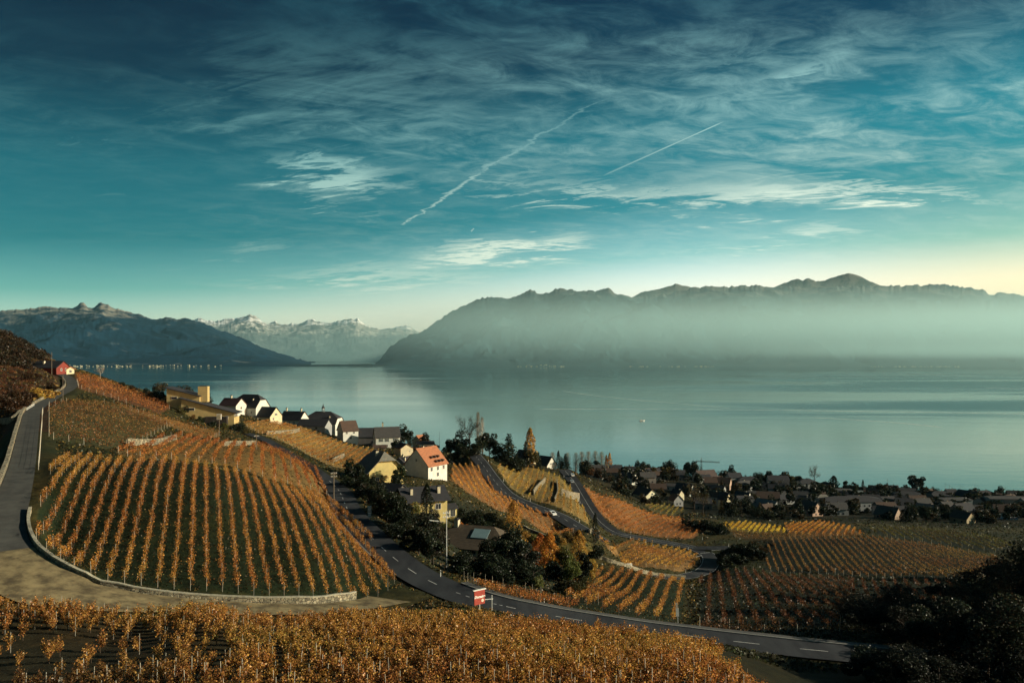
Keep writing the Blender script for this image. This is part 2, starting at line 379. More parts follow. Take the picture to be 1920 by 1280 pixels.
# small undulation of the soil away from the roads
GZ = GZ + 0.12 * np.sin(GX * 0.9 + 1.3 * np.sin(GY * 0.31)) * np.sin(GY * 0.7)  * np.clip(GY / 100 - 1.2, 0, 1)
def ground(x, y):
    x, y = np.asarray(x, float), np.asarray(y, float); u, v = warp(x, y); return bil(GZ, u, v, NU, NV)
def project(p):
    p = np.asarray(p, float); return CX + F * p[..., 0] / p[..., 1], HY - F * (p[..., 2] - CH) / p[..., 1]
YS = np.exp(np.linspace(math.log(45), math.log(1250), 1500))
def at(px, py, near=45.0):
    """where the sight line through a photo pixel meets the ground"""
    m = YS >= near; ys = YS[m]; a = (px - CX) / F; x = a * ys; zr = CH - (py - HY) / F * ys; g = ground(x, ys)
    hit = np.nonzero(zr <= g)[0]
    if len(hit) == 0:
        i = int(np.argmin(zr - g))
    else: i = int(hit[0])
    if i > 0 and len(hit):
        d0, d1 = zr[i - 1] - g[i - 1], g[i] - zr[i]; t = d0 / (d0 + d1 + 1e-9); Y = ys[i - 1] + (ys[i] - ys[i - 1]) * t
    else: Y = ys[i]
    x = a * Y; return np.array([x, Y, float(ground(x, Y))])
def foot(px, Y):
    x = (px - CX) / F * Y; return np.array([x, Y, float(ground(x, Y))])

# ------------------------------------------------------------------ vineyard plots (photo outlines laid on the ground)
RUST, ORANGE, GOLD, BROWN, OLIVE, YELLOW = (.36, .14, .045), (.46, .22, .055), (.56, .33, .075), (.27, .13, .05), (.20, .17, .05), (.70, .46, .07)
GRASS, SOIL, DRY, DARKG = (.014, .022, .010), (.075, .052, .030), (.15, .10, .038), (.011, .016, .010)
FIELDS = [
 dict(n='fan', poly=[(62, 1005), (88, 1040), (140, 1072), (215, 1092), (330, 1105), (480, 1116), (600, 1122), (690, 1124), (738, 1100), (742, 1082), (700, 1022), (655, 968), (615, 938), (575, 925), (500, 905), (420, 882), (330, 868), (240, 868), (120, 858), (98, 880)],
      dir=((385, 1090), (385, 985)), sp=1.85, h=1.5, w=.58, leaf=.14, den=84, col=(.44, .205, .055), gcol=GRASS, label='in the fan vineyard above the curved lane', order='lane', trunk=1),
 dict(n='terrace', poly=[(215, 848), (262, 836), (335, 815), (400, 826), (470, 838), (545, 858), (600, 884), (616, 925), (585, 920), (500, 898), (430, 873), (330, 862), (250, 860)],
      dir=((330, 860), (380, 824)), sp=2.6, h=1.5, w=.7, leaf=.24, den=22, col=RUST, gcol=DRY, label='in the red terrace behind the fan vineyard', order='lane'),
 dict(n='upper', poly=[(92, 762), (135, 752), (235, 762), (320, 800), (260, 832), (200, 842), (110, 850), (92, 830)], near=170,
      dir=((150, 790), (245, 798)), sp=3.2, h=1.3, w=.7, leaf=.26, den=15, col=(.22, .11, .045), gcol=(.05, .05, .022), label='on the dull slope beside the straight lane', order='lane'),
 dict(n='ridge', poly=[(140, 702), (190, 712), (262, 738), (325, 762), (300, 776), (225, 752), (148, 728)], near=270,
      dir=((170, 720), (250, 732)), sp=3.0, h=1.4, w=.7, leaf=.32, den=12, col=RUST, gcol=(.10, .05, .025), label='on the red ridge below the bare tree', order='lane'),
 dict(n='brow', poly=[(212, 756), (300, 780), (400, 806), (415, 815), (395, 822), (335, 806), (260, 776)], near=250,
      dir=((300, 785), (380, 812)), sp=3.4, h=1.0, w=.6, leaf=.30, den=10, col=(.33, .15, .045), gcol=DRY, label='on the grassy brow below the yellow chalet', order='chalet'),
 dict(n='hillside', poly=[(455, 795), (520, 792), (600, 815), (690, 842), (735, 850), (690, 872), (655, 885), (640, 902), (616, 884), (560, 842), (500, 818)], near=285,
      dir=((600, 868), (668, 836)), sp=2.8, h=1.3, w=.6, leaf=.32, den=12, col=(.46, .24, .07), gcol=(.20, .14, .055), label='on the hillside under the white houses', order='main road'),
 dict(n='orchard_side', poly=[(850, 872), (898, 876), (918, 902), (940, 928), (985, 950), (1035, 970), (1095, 1003), (1060, 1000), (985, 972), (930, 955), (880, 925), (845, 900)], near=230,
      dir=((884, 905), (908, 945)), sp=2.5, h=1.3, w=.6, leaf=.28, den=14, col=(.55, .26, .07), gcol=(.20, .11, .045), label='behind the orange-roofed house left of the road', order='orange-roofed house'),
 dict(n='between', poly=[(930, 872), (985, 874), (1045, 892), (1070, 912), (1095, 955), (1105, 985), (1060, 962), (1000, 938), (955, 912)], near=300,
      dir=((985, 922), (1000, 885)), sp=2.8, h=1.4, w=.6, leaf=.34, den=12, col=(.42, .26, .07), gcol=(.16, .12, .045), label='on the terraces between the two roads', order='village road'),
 dict(n='far_bank', poly=[(1092, 912), (1125, 928), (1200, 955), (1275, 972), (1330, 985), (1300, 1010), (1230, 1006), (1160, 990), (1120, 958)], near=325,
      dir=((1150, 980), (1195, 958)), sp=3.0, h=1.3, w=.65, leaf=.36, den=11, col=(.50, .21, .06), gcol=(.20, .10, .04), label='right of the far road below the shaded town', order='far road'),
 dict(n='island', poly=[(1120, 1022), (1190, 1022), (1270, 1030), (1312, 1044), (1308, 1060), (1275, 1072), (1210, 1062), (1140, 1045)], near=240,
      dir=((1215, 1060), (1265, 1036)), sp=2.4, h=1.5, w=.7, leaf=.30, den=16, col=(.56, .29, .07), gcol=(.17, .10, .04), label='in the golden plot ringed by road', order='bushes'),
 dict(n='below', poly=[(1100, 1062), (1170, 1072), (1230, 1085), (1278, 1092), (1285, 1120), (1272, 1168), (1180, 1160), (1100, 1140), (1060, 1125), (1075, 1090)], near=117,
      dir=((1195, 1150), (1225, 1105)), sp=2.5, h=1.55, w=.65, leaf=.19, den=32, col=(.50, .23, .06), gcol=GRASS, label='below the golden plot near the tall white pole', order='bushes', trunk=1),
 dict(n='verge', poly=[(880, 1092), (950, 1108), (1050, 1128), (1090, 1140), (1060, 1146), (980, 1128), (900, 1108)], near=110,
      dir=((900, 1100), (1000, 1122)), sp=1.9, h=1.2, w=.7, leaf=.18, den=30, col=(.40, .15, .045), gcol=GRASS, label='on the verge opposite the red sign', order='main road', trunk=1),
 dict(n='right', poly=[(1440, 1014), (1500, 1010), (1640, 1008), (1760, 1025), (1868, 1046), (1890, 1070), (1840, 1084), (1720, 1084), (1600, 1080), (1500, 1074), (1432, 1068)], near=225,
      dir=((1530, 1074), (1490, 1013)), sp=2.3, h=1.35, w=.45, leaf=.24, den=16, col=(.26, .135, .05), gcol=DARKG, label='in the wide dark vineyard below the town', order='hedge'),
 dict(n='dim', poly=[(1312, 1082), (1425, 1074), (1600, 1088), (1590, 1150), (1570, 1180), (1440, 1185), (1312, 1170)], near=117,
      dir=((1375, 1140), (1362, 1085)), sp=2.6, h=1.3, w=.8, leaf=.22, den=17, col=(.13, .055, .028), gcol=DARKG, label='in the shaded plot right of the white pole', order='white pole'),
 dict(n='yellow', poly=[(1352, 984), (1400, 980), (1468, 990), (1475, 1000), (1430, 1000), (1365, 994)], near=340,
      dir=((1400, 996), (1412, 983)), sp=2.6, h=1.5, w=.9, leaf=.42, den=13, col=YELLOW, gcol=(.16, .12, .04), label='in the bright yellow strip below the town', order='hedge'),
 dict(n='copper', poly=[(1470, 984), (1540, 978), (1600, 990), (1618, 1003), (1560, 1006), (1480, 1003)], near=330,
      dir=((1530, 1003), (1552, 983)), sp=2.8, h=1.4, w=.7, leaf=.40, den=11, col=(.52, .24, .06), gcol=(.12, .075, .03), label='in the copper plot beside the yellow strip', order='yellow strip'),
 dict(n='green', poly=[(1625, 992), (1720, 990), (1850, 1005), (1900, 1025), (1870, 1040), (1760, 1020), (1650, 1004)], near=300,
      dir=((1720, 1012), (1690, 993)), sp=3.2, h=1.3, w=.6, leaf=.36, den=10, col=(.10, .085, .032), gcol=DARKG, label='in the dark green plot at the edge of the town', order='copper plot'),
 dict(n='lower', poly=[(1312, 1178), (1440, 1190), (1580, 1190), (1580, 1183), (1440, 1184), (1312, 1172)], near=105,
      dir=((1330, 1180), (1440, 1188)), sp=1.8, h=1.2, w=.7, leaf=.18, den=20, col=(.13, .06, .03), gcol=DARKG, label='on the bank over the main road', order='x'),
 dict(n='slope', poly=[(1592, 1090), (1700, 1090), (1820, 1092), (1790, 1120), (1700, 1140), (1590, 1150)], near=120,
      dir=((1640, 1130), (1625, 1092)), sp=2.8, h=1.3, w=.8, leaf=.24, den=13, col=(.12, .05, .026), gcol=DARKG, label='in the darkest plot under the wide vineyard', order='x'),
 dict(n='gully', poly=[(1105, 1008), (1180, 1012), (1230, 1018), (1190, 1021), (1120, 1021)], near=255,
      dir=((1120, 1014), (1190, 1017)), sp=2.4, h=1.3, w=.7, leaf=.3, den=13, col=(.45, .22, .06), gcol=(.12, .08, .03), label='on the strip between far road and golden plot', order='x'),
 dict(n='strip', poly=[(1368, 997), (1480, 1004), (1640, 1004), (1560, 1012), (1440, 1014), (1380, 1008)], near=330,
      dir=((1420, 1008), (1560, 1008)), sp=3.2, h=1.2, w=.8, leaf=.38, den=9, col=(.26, .13, .05), gcol=(.07, .05, .022), label='in the brown strip under the yellow strip', order='x'),
 dict(n='knoll', poly=[(470, 832), (510, 838), (560, 858), (590, 878), (560, 872), (500, 850)], near=190,
      dir=((500, 842), (560, 862)), sp=2.6, h=1.2, w=.7, leaf=.26, den=15, col=RUST, gcol=DRY, label='on the bank below the village path', order='x'),
 dict(n='cottage', poly=[(1205, 945), (1240, 940), (1285, 955), (1262, 972), (1220, 962)], near=420,
      dir=((1225, 958), (1245, 945)), sp=3.0, h=1.4, w=.6, leaf=.45, den=8, col=(.30, .22, .07), gcol=(.06, .06, .025), label='in the little plot below the lit cream house', order='cream house'),
]
for f in FIELDS:
    f['xy'] = np.array([at(px, py, f.get('near', 88.0)) for px, py in f['poly']])
    a, b = (at(*q, f.get('near', 88.0)) for q in f['dir']); d = (b - a)[:2]; f['d'] = d / np.linalg.norm(d)
def inside(poly, x, y):
    c = np.zeros(x.shape, bool); n = len(poly)
    for i in range(n):
        x0, y0 = poly[i][:2]; x1, y1 = poly[(i + 1) % n][:2]
        k = ((y0 > y) != (y1 > y)) & (x < (x1 - x0) * (y - y0) / (y1 - y0 + 1e-12) + x0); c ^= k
    return c
FG_POLY = [P(-140, 1300, 52), P(-160, 1180, 76), P(0, 1168, 80), P(150, 1160, 82), P(300, 1158, 83), P(480, 1160, 84), P(760, 1162, 86), P(900, 1175, 85), P(1150, 1200, 85), P(1350, 1228, 82), P(1352, 1262, 70), P(1500, 1300, 48), P(960, 1320, 45), P(300, 1320, 45)]
# ground sheet, with the ground cover of each plot as its own colour
nz = lambda a, b, s: np.sin(GX * a + 2.1 * np.sin(GY * b + s)) * np.sin(GY * a * .8 + 1.7 * np.sin(GX * b * 1.3 + s))
n_ = 0.5 + 0.25 * nz(.05, .031, 1) + 0.25 * nz(.17, .11, 4)
cover = np.stack([.012 + .040 * n_, .018 + .026 * n_, .008 + .008 * n_], -1)
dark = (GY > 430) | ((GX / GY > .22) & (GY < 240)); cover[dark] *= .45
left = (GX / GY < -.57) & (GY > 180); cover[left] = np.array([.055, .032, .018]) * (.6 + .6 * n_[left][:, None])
def paint(poly, col):
    k = inside(poly, GX, GY); cover[k] = np.array(col) * (.75 + .5 * n_[k][:, None])
for f in FIELDS: paint(f['xy'], f['gcol'])
paint(FG_POLY, (.034, .030, .016))
for pl, c in [([(640, 905), (700, 900), (880, 940), (1000, 1000), (1090, 1090), (1000, 1110), (860, 1085), (740, 1050), (660, 950)], (.022, .026, .016)),
              ([(1000, 985), (1110, 1020), (1110, 1060), (1050, 1060)], (.10, .085, .028)),
              ([(60, 745), (110, 720), (105, 740), (70, 760)], (.24, .16, .05))]:
    paint([at(*q, 110) for q in pl], c)
idx = np.arange(NU * NV).reshape(NV, NU)
fq = np.stack([idx[:-1, :-1], idx[:-1, 1:], idx[1:, 1:], idx[1:, :-1]], -1).reshape(-1, 4)
gm = bpy.data.materials.new('ground'); gm.use_nodes = True; t = gm.node_tree; b = t.nodes['Principled BSDF']; b.inputs['Roughness'].default_value = .95; b.inputs['Specular IOR Level'].default_value = .1
at_n = t.nodes.new('ShaderNodeVertexColor'); at_n.layer_name = 'cover'
co = t.nodes.new('ShaderNodeTexCoord').outputs['Object']
n1 = node(t, 'ShaderNodeTexNoise', {'Vector': co, 'Scale': .55, 'Detail': 10.0, 'Roughness': .72}); n2 = node(t, 'ShaderNodeTexNoise', {'Vector': co, 'Scale': .06, 'Detail': 5.0, 'Roughness': .6})
c1 = mixc(t, 1.0, at_n.outputs[0], ramp(t, n1.outputs[0], [(.25, (.35, .35, .4)), (.5, (.95, .95, .9)), (.75, (1.9, 1.7, 1.5))]), 'MULTIPLY')
c2 = mixc(t, X(t, n2.outputs[0]).smooth(.45, .68) * .55, c1, mixc(t, 1.0, c1, (1.5, 1.05, .7), 'MULTIPLY'))
t.links.new(c2, b.inputs['Base Color'])
bp = node(t, 'ShaderNodeBump', {'Height': n1.outputs[0], 'Strength': .6, 'Distance': .35}); t.links.new(bp.outputs[0], b.inputs['Normal'])
gme = mesh_np('ground', np.stack([GX, GY, GZ], -1).reshape(-1, 3), fq, gm, smooth=True)
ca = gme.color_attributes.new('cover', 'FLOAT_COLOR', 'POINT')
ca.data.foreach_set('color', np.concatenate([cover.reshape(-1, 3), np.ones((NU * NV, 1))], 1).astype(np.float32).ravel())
tag(ob('ground', gme), kind='structure')

# ------------------------------------------------------------------ lake
lm = bpy.data.materials.new('lake'); lm.use_nodes = True; t = lm.node_tree; b = t.nodes['Principled BSDF']
b.inputs['Base Color'].default_value = (.016, .085, .088, 1); b.inputs['IOR'].default_value = 1.33; b.inputs['Specular IOR Level'].default_value = .55
co = t.nodes.new('ShaderNodeTexCoord').outputs['Object']
mp = node(t, 'ShaderNodeMapping', {'Vector': co}); mp.inputs['Scale'].default_value = (.0006, .0022, 1); mp.inputs['Rotation'].default_value = (0, 0, .12)
sw = node(t, 'ShaderNodeTexNoise', {'Vector': mp.outputs[0], 'Scale': 1.0, 'Detail': 4.0, 'Roughness': .55, 'Distortion': .8})
mp2 = node(t, 'ShaderNodeMapping', {'Vector': co}); mp2.inputs['Scale'].default_value = (.02, .06, 1)
rp = node(t, 'ShaderNodeTexNoise', {'Vector': mp2.outputs[0], 'Scale': 1.0, 'Detail': 5.0, 'Roughness': .7})
rough = X(t, sw.outputs[0]).smooth(.35, .68) * .08 + .03
sp_ = t.nodes.new('ShaderNodeSeparateXYZ'); t.links.new(co, sp_.inputs[0]); wx_, wy_ = X(t, sp_.outputs[0]), X(t, sp_.outputs[1])
wind = (wx_ / wy_).smooth(.05, .42) * wy_.smooth(1250, 1900) * (1.0 - wy_.smooth(4500, 8000)) * X(t, sw.outputs[0]).smooth(.30, .55)     # a breeze ruffles the water off the right shore
rough = rough + wind * .20
t.links.new(rough.v, b.inputs['Roughness'])
bp = node(t, 'ShaderNodeBump', {'Height': rp.outputs[0], 'Strength': .16, 'Distance': 1.0}); t.links.new(bp.outputs[0], b.inputs['Normal'])
LX = 21000
tag(MB().add([(-LX, 300, 0), (LX, 300, 0), (LX, 34000, 0), (-LX, 34000, 0)], [(0, 1, 2, 3)]).build('lake_water', lm), kind='structure')

# ------------------------------------------------------------------ mountains
def fbm(x, y, seed, octs=5, ridged=False):
    r = np.random.default_rng(seed); o_ = np.zeros(x.shape); amp = 1.0; fr = 1.0; tot = 0
    for k in range(octs):
        n = 64; g = r.random((n, n)); xx, yy = (x * fr) % n, (y * fr) % n; i, j = xx.astype(int) % n, yy.astype(int) % n
        a, b_ = xx - np.floor(xx), yy - np.floor(yy); a = a * a * (3 - 2 * a); b_ = b_ * b_ * (3 - 2 * b_); i2, j2 = (i + 1) % n, (j + 1) % n
        v = (g[i, j] * (1 - a) + g[i2, j] * a) * (1 - b_) + (g[i, j2] * (1 - a) + g[i2, j2] * a) * b_
        if ridged: v = 1 - np.abs(2 * v - 1)
        o_ += v * amp; tot += amp; amp *= .5; fr *= 2.03
    return o_ / tot
def mountain(name, sky_line, shore, ridge, mt, seed, rough=.13, jag=3.0, shape=1.15, nx=420, ny=110, spur=1.0):
    sl_ = np.array(sky_line, float); px = np.linspace(sl_[0, 0], sl_[-1, 0], nx); py = np.interp(px, sl_[:, 0], sl_[:, 1])
    py = py - (fbm(px / 9.0, px * 0 + 3.3, seed + 5, 5, True) - .55) * jag
    a = (px - CX) / F; dist = np.full(nx, float(ridge)); zr = CH - (py - HY) / F * dist
    t = np.linspace(0, 1.6, ny); T, A = np.meshgrid(t, a, indexing='ij'); ZR = np.broadcast_to(zr, T.shape)
    D = shore + (ridge - shore) * T
    zs = np.convolve(np.pad(zr, 30, 'edge'), np.hanning(63)[1:-1] / np.hanning(63).sum(), 'valid'); ZR = zs + (ZR - zs) * T.clip(0, 1.05) ** 13
    D = D + (fbm(A * 9 + 20, T * 0 + 1, seed + 9, 3) - .5) * 700 * (1 - T.clip(0, 1)) * T.clip(0, .2) * 5
    prof = np.where(T <= 1, T.clip(0, 1) ** shape * (1 - .10 * np.sin(T.clip(0, 1) * math.pi)), 1 - (T - 1) * 1.2)
    Xw = A * D
    wx = (fbm(Xw / 1500 + 3, D / 1500 + 9, seed + 3, 3) - .5) * 1600
    n = fbm((Xw + wx) / 1500 * spur + 31, (D - wx * .6) / 1900 + 7, seed, 7, True) - .55
    n2 = fbm(Xw / 300 + 5, D / 300 + 3, seed + 1, 5) - .5
    env = np.sin(T.clip(0, 1) * math.pi) ** .8
    Z = ZR * prof + ZR * env * (n * rough * 2.2 + n2 * rough * .5)
    cap = CH + (ZR - CH) / ridge * D; Z = np.where(T < 1, cap - np.logaddexp(0, (cap - Z) / 25) * 25 + 17 * T.clip(0, 1) ** 8, Z)
    Z[T == 0] = -3
    v = np.stack([Xw, D, Z], -1).reshape(-1, 3); i = np.arange(nx * ny).reshape(ny, nx)
    f = np.stack([i[:-1, :-1], i[:-1, 1:], i[1:, 1:], i[1:, :-1]], -1).reshape(-1, 4)
    o = ob(name, mesh_np(name, v, f, mt, smooth=True)); tag(o, kind='structure'); return o
def rock_mat(name, forest, rock, snow, zrock, zsnow):
    m = bpy.data.materials.new(name); m.use_nodes = True; t = m.node_tree; b = t.nodes['Principled BSDF']; b.inputs['Roughness'].default_value = .95; b.inputs['Specular IOR Level'].default_value = .05
    g = t.nodes.new('ShaderNodeNewGeometry'); s_ = t.nodes.new('ShaderNodeSeparateXYZ'); t.links.new(g.outputs['Position'], s_.inputs[0]); z = X(t, s_.outputs[2])
    s2 = t.nodes.new('ShaderNodeSeparateXYZ'); t.links.new(g.outputs['Normal'], s2.inputs[0]); nzv = X(t, s2.outputs[2])
    n1 = X(t, node(t, 'ShaderNodeTexNoise', {'Vector': g.outputs['Position'], 'Scale': .004, 'Detail': 8.0, 'Roughness': .68}).outputs[0])
    n2 = X(t, node(t, 'ShaderNodeTexNoise', {'Vector': g.outputs['Position'], 'Scale': .0016, 'Detail': 6.0, 'Roughness': .6}).outputs[0])
    base = mixc(t, n1.smooth(.35, .7), forest, tuple(q * 1.9 for q in forest))
    k = (z + (n1 - .5) * 900.0).smooth(zrock - 120, zrock + 160); c = mixc(t, (k * n1.smooth(.40, .56)).clamp(), base, rock)
    c = mixc(t, (n2 * .6 + n1 * .4).smooth(.575, .64) * .45, c, tuple(q * .85 for q in rock))
    k2 = (z + (n1 - .5) * 1500.0).smooth(zsnow - 150, zsnow + 250) * n2.smooth(.42, .52); c = mixc(t, k2, c, snow)
    t.links.new(c, b.inputs['Base Color']); return m
FOREST = (.0035, .016, .030)
m_left = rock_mat('left_range', FOREST, (.22, .21, .17), (.7, .72, .72), 800, 1650)
m_far = rock_mat('snow_range', (.05, .06, .055), (.34, .33, .28), (.85, .86, .84), 700, 1100)
m_right = rock_mat('right_massif', (.013, .034, .038), (.11, .115, .10), (.6, .6, .6), 1080, 9000)
m_right2 = rock_mat('rear_peaks', (.03, .045, .04), (.13, .13, .11), (.7, .7, .7), 900, 9000)
mountain('mountain_range', [(-420, 590), (-150, 575), (0, 583), (50, 580), (88, 575), (110, 578), (140, 577), (146, 572), (153, 567), (160, 570), (166, 577), (178, 576), (183, 570), (190, 567), (200, 571), (215, 578), (235, 584), (250, 588), (262, 588), (275, 596), (295, 599), (312, 595), (330, 599), (348, 596), (365, 602), (385, 607), (405, 617), (430, 625), (455, 633), (490, 652), (530, 665), (570, 676), (610, 684), (640, 688)], 9000, 13500, m_left, 3, rough=.22, spur=1.5, jag=6, nx=600)
mountain('snow_mountains', [(330, 612), (362, 603), (372, 597), (385, 601), (398, 603), (412, 601), (425, 598), (440, 599), (455, 593), (470, 591), (480, 595), (492, 604), (503, 609), (512, 603), (516, 601), (522, 608), (540, 608), (548, 604), (553, 609), (570, 604), (586, 598), (598, 604), (615, 607), (632, 603), (650, 600), (663, 599), (670, 597), (680, 605), (692, 612), (715, 618), (740, 616), (765, 620), (800, 628)], 15000, 26000, m_far, 11, rough=.22, nx=460, ny=110, spur=1.0, jag=7)
mountain('distant_peak', [(690, 632), (712, 620), (730, 616), (748, 612), (762, 610), (772, 614), (782, 622), (800, 626), (830, 632)], 20000, 30000, m_far, 17, rough=.15, nx=80, ny=60, spur=.6)
mountain('lake_massif', [(704, 688), (712, 676), (722, 664), (733, 650), (748, 640), (760, 633), (770, 625), (783, 627), (800, 616), (820, 602), (833, 592), (850, 583), (870, 574), (892, 564), (905, 558), (918, 558), (931, 556), (945, 561), (960, 559), (975, 551), (995, 544), (1010, 550), (1030, 550), (1042, 542), (1060, 542), (1090, 547), (1110, 545), (1125, 543), (1140, 541), (1150, 546), (1158, 551), (1180, 556), (1210, 556), (1250, 552), (1270, 548), (1300, 540), (1340, 536), (1362, 539), (1395, 535), (1425, 536), (1446, 540), (1470, 537), (1520, 541), (1560, 538), (1620, 537), (1680, 536), (1740, 534), (1772, 532), (1790, 537), (1822, 540), (1845, 544), (1853, 553), (1880, 549), (1912, 553), (2000, 558), (2150, 545), (2350, 560)], 9000, 13000, m_right, 23, rough=.26, nx=900, ny=140, jag=8)
mountain('rear_peaks', [(1150, 575), (1190, 555), (1203, 547), (1235, 542), (1258, 535), (1268, 531), (1278, 535), (1292, 536), (1310, 548), (1400, 552), (1450, 540), (1465, 532), (1485, 525), (1495, 522), (1505, 526), (1516, 521), (1530, 527), (1545, 526), (1565, 518), (1592, 512), (1612, 517), (1632, 527), (1650, 535), (1700, 550), (1760, 560)], 13200, 14300, m_right2, 29, rough=.12, nx=300, ny=60)
# low wooded shore at the mouth of the valley, and the slope rising from it on the left
mountain('valley_shore', [(330, 687), (400, 685.5), (470, 684), (560, 683.5), (640, 683), (690, 682), (720, 683), (760, 687)], 8850, 9300, rock_mat('shore_woods', (.010, .016, .015), (.03, .03, .03), (.03, .03, .03), 5000, 9000), 31, rough=.05, jag=1.2, nx=160, ny=12)
mountain('left_foothill', [(-260, 585), (-60, 610), (0, 622), (60, 640), (120, 655), (190, 668), (260, 677), (330, 684), (380, 688)], 8800, 10200, m_left, 37, rough=.10, jag=2, nx=200, ny=50)

# ------------------------------------------------------------------ mist lying low along the far shore
def mist(name, label, x0, x1, y0, y1, z0, z1, dens, fn):
    o = MB().box(((x0 + x1) / 2, (y0 + y1) / 2, (z0 + z1) / 2), (x1 - x0, y1 - y0, z1 - z0)).build(name, None)
    m = bpy.data.materials.new(name); m.use_nodes = True; t = m.node_tree; t.nodes.clear()
    oo = t.nodes.new('ShaderNodeOutputMaterial'); v = t.nodes.new('ShaderNodeVolumePrincipled'); v.inputs['Color'].default_value = (.70, .97, .95, 1); v.inputs['Anisotropy'].default_value = 0.25
    g = t.nodes.new('ShaderNodeNewGeometry'); s_ = t.nodes.new('ShaderNodeSeparateXYZ'); t.links.new(g.outputs['Position'], s_.inputs[0])
    d = fn(t, *(X(t, s_.outputs[i]) for i in range(3)), g.outputs['Position']) * dens
    t.links.new(d.v, v.inputs['Density']); t.links.new(v.outputs[0], oo.inputs['Volume']); o.data.materials.clear(); o.data.materials.append(m)
    tag(o, label, 'mist', None, 'stuff'); return o
def mist_fn(t, x, y, z, pos):
    # thickest at half height of the massif, thinning towards the crest; a second thin sheet over the water to the right
    r = (x * (1 / 8000.0)).smooth(-.25, .75)
    top = z.smooth(40, 430) * (1 - z.smooth(400, 680))
    low = z.smooth(80, 165) * (1 - z.smooth(165, 270)) * (x * (1 / 8000.0)).smooth(.15, .65)
    water = (1 - z.smooth(120, 520)) * (r * .20 + .08)
    edge = (x * (1 / 8000.0)).smooth(-.30, .02)
    return (top * (.35 + r * .75) + low * .55 + water) * edge
mist('mist', 'pale bank of mist lying against the massif across the lake', -4000, 9500, 4300, 8850, 2, 900, 4.9e-4, mist_fn)
mist('mist', 'pale haze filling the valley before the snowy mountains', -12000, -1500, 14000, 14900, 2, 1100, 8e-4, lambda t, x, y, z, pos: (1 - z.smooth(150, 900)) * .8 + (1 - z.smooth(20, 300)) * .5)

# ------------------------------------------------------------------ foliage
def leaf_cards(pts, size, up=0.25, tilt=None, aspect=.8):
    """one bent four-sided leaf spray per point"""
    n = len(pts); a = rng.normal(size=(n, 3)); a[:, 2] *= 1 - up; a /= np.linalg.norm(a, axis=1)[:, None] + 1e-9
    b = np.cross(a, rng.normal(size=(n, 3))); b /= np.linalg.norm(b, axis=1)[:, None] + 1e-9
    s = size * (.6 + .8 * rng.random(n))[:, None] * .5
    c = np.cross(a, b) * s * .35
    v = np.stack([pts - a * s, pts - b * s * aspect + c, pts + a * s, pts + b * s * aspect + c], 1).reshape(-1, 3)
    f = np.arange(4 * n).reshape(n, 4); return v, f
def leaf_mat(name, hue=.5, trans=.35, lo=.35, hi=1.55, gold=(1.4, 1.45, .95), deep=(.6, .38, .4), patch=.05):
    if name in MATS: return MATS[name]
    m = bpy.data.materials.new(name); m.use_nodes = True; t = m.node_tree; t.nodes.clear()
    o_ = t.nodes.new('ShaderNodeOutputMaterial'); g = t.nodes.new('ShaderNodeNewGeometry'); oc = t.nodes.new('ShaderNodeObjectInfo')
    r = X(t, g.outputs['Random Per Island'])
    big = X(t, node(t, 'ShaderNodeTexNoise', {'Vector': g.outputs['Position'], 'Scale': patch, 'Detail': 4.0}).outputs[0])
    k = (r * .75 + big.smooth(.3, .7) * .5 - .12).clamp()
    br = r * 7.13; br = br - br._op('FLOOR')
    c = mixc(t, 1.0, oc.outputs['Color'], ramp(t, k, [(0, deep), (.25, (.95, .72, .65)), (.5, (1.0, .98, .9)), (.68, (1.1, 1.2, 1.0)), (.84, gold), (.93, (1.5, 1.75, 1.2)), (1.0, (.55, 1.0, .8))]), 'MULTIPLY')
    v = br * (hi - lo) + lo; cv = t.nodes.new('ShaderNodeCombineColor')
    for i in range(3): t.links.new(v.v, cv.inputs[i])
    c = mixc(t, 1.0, c, cv.outputs[0], 'MULTIPLY')
    d = node(t, 'ShaderNodeBsdfDiffuse', {'Color': c}); tr = node(t, 'ShaderNodeBsdfTranslucent', {'Color': c}); gl = node(t, 'ShaderNodeBsdfGlossy', {'Color': (1, 1, 1, 1), 'Roughness': .42})
    mx = node(t, 'ShaderNodeMixShader', {0: trans}); t.links.new(d.outputs[0], mx.inputs[1]); t.links.new(tr.outputs[0], mx.inputs[2])
    mg = node(t, 'ShaderNodeMixShader', {0: .016}); t.links.new(mx.outputs[0], mg.inputs[1]); t.links.new(gl.outputs[0], mg.inputs[2])
    t.links.new(mg.outputs[0], o_.inputs[0]); MATS[name] = m; return m
VINE = leaf_mat('vine_leaves')
BARK = mat('vine_wood', (.075, .050, .032), .9, .3, 6)
STAKE = mat('weathered_stake', (.42, .38, .30), .8, .25, 5)
STEEL = mat('galvanised_steel', (.45, .46, .44), .5, .15, 3, metal=.3)

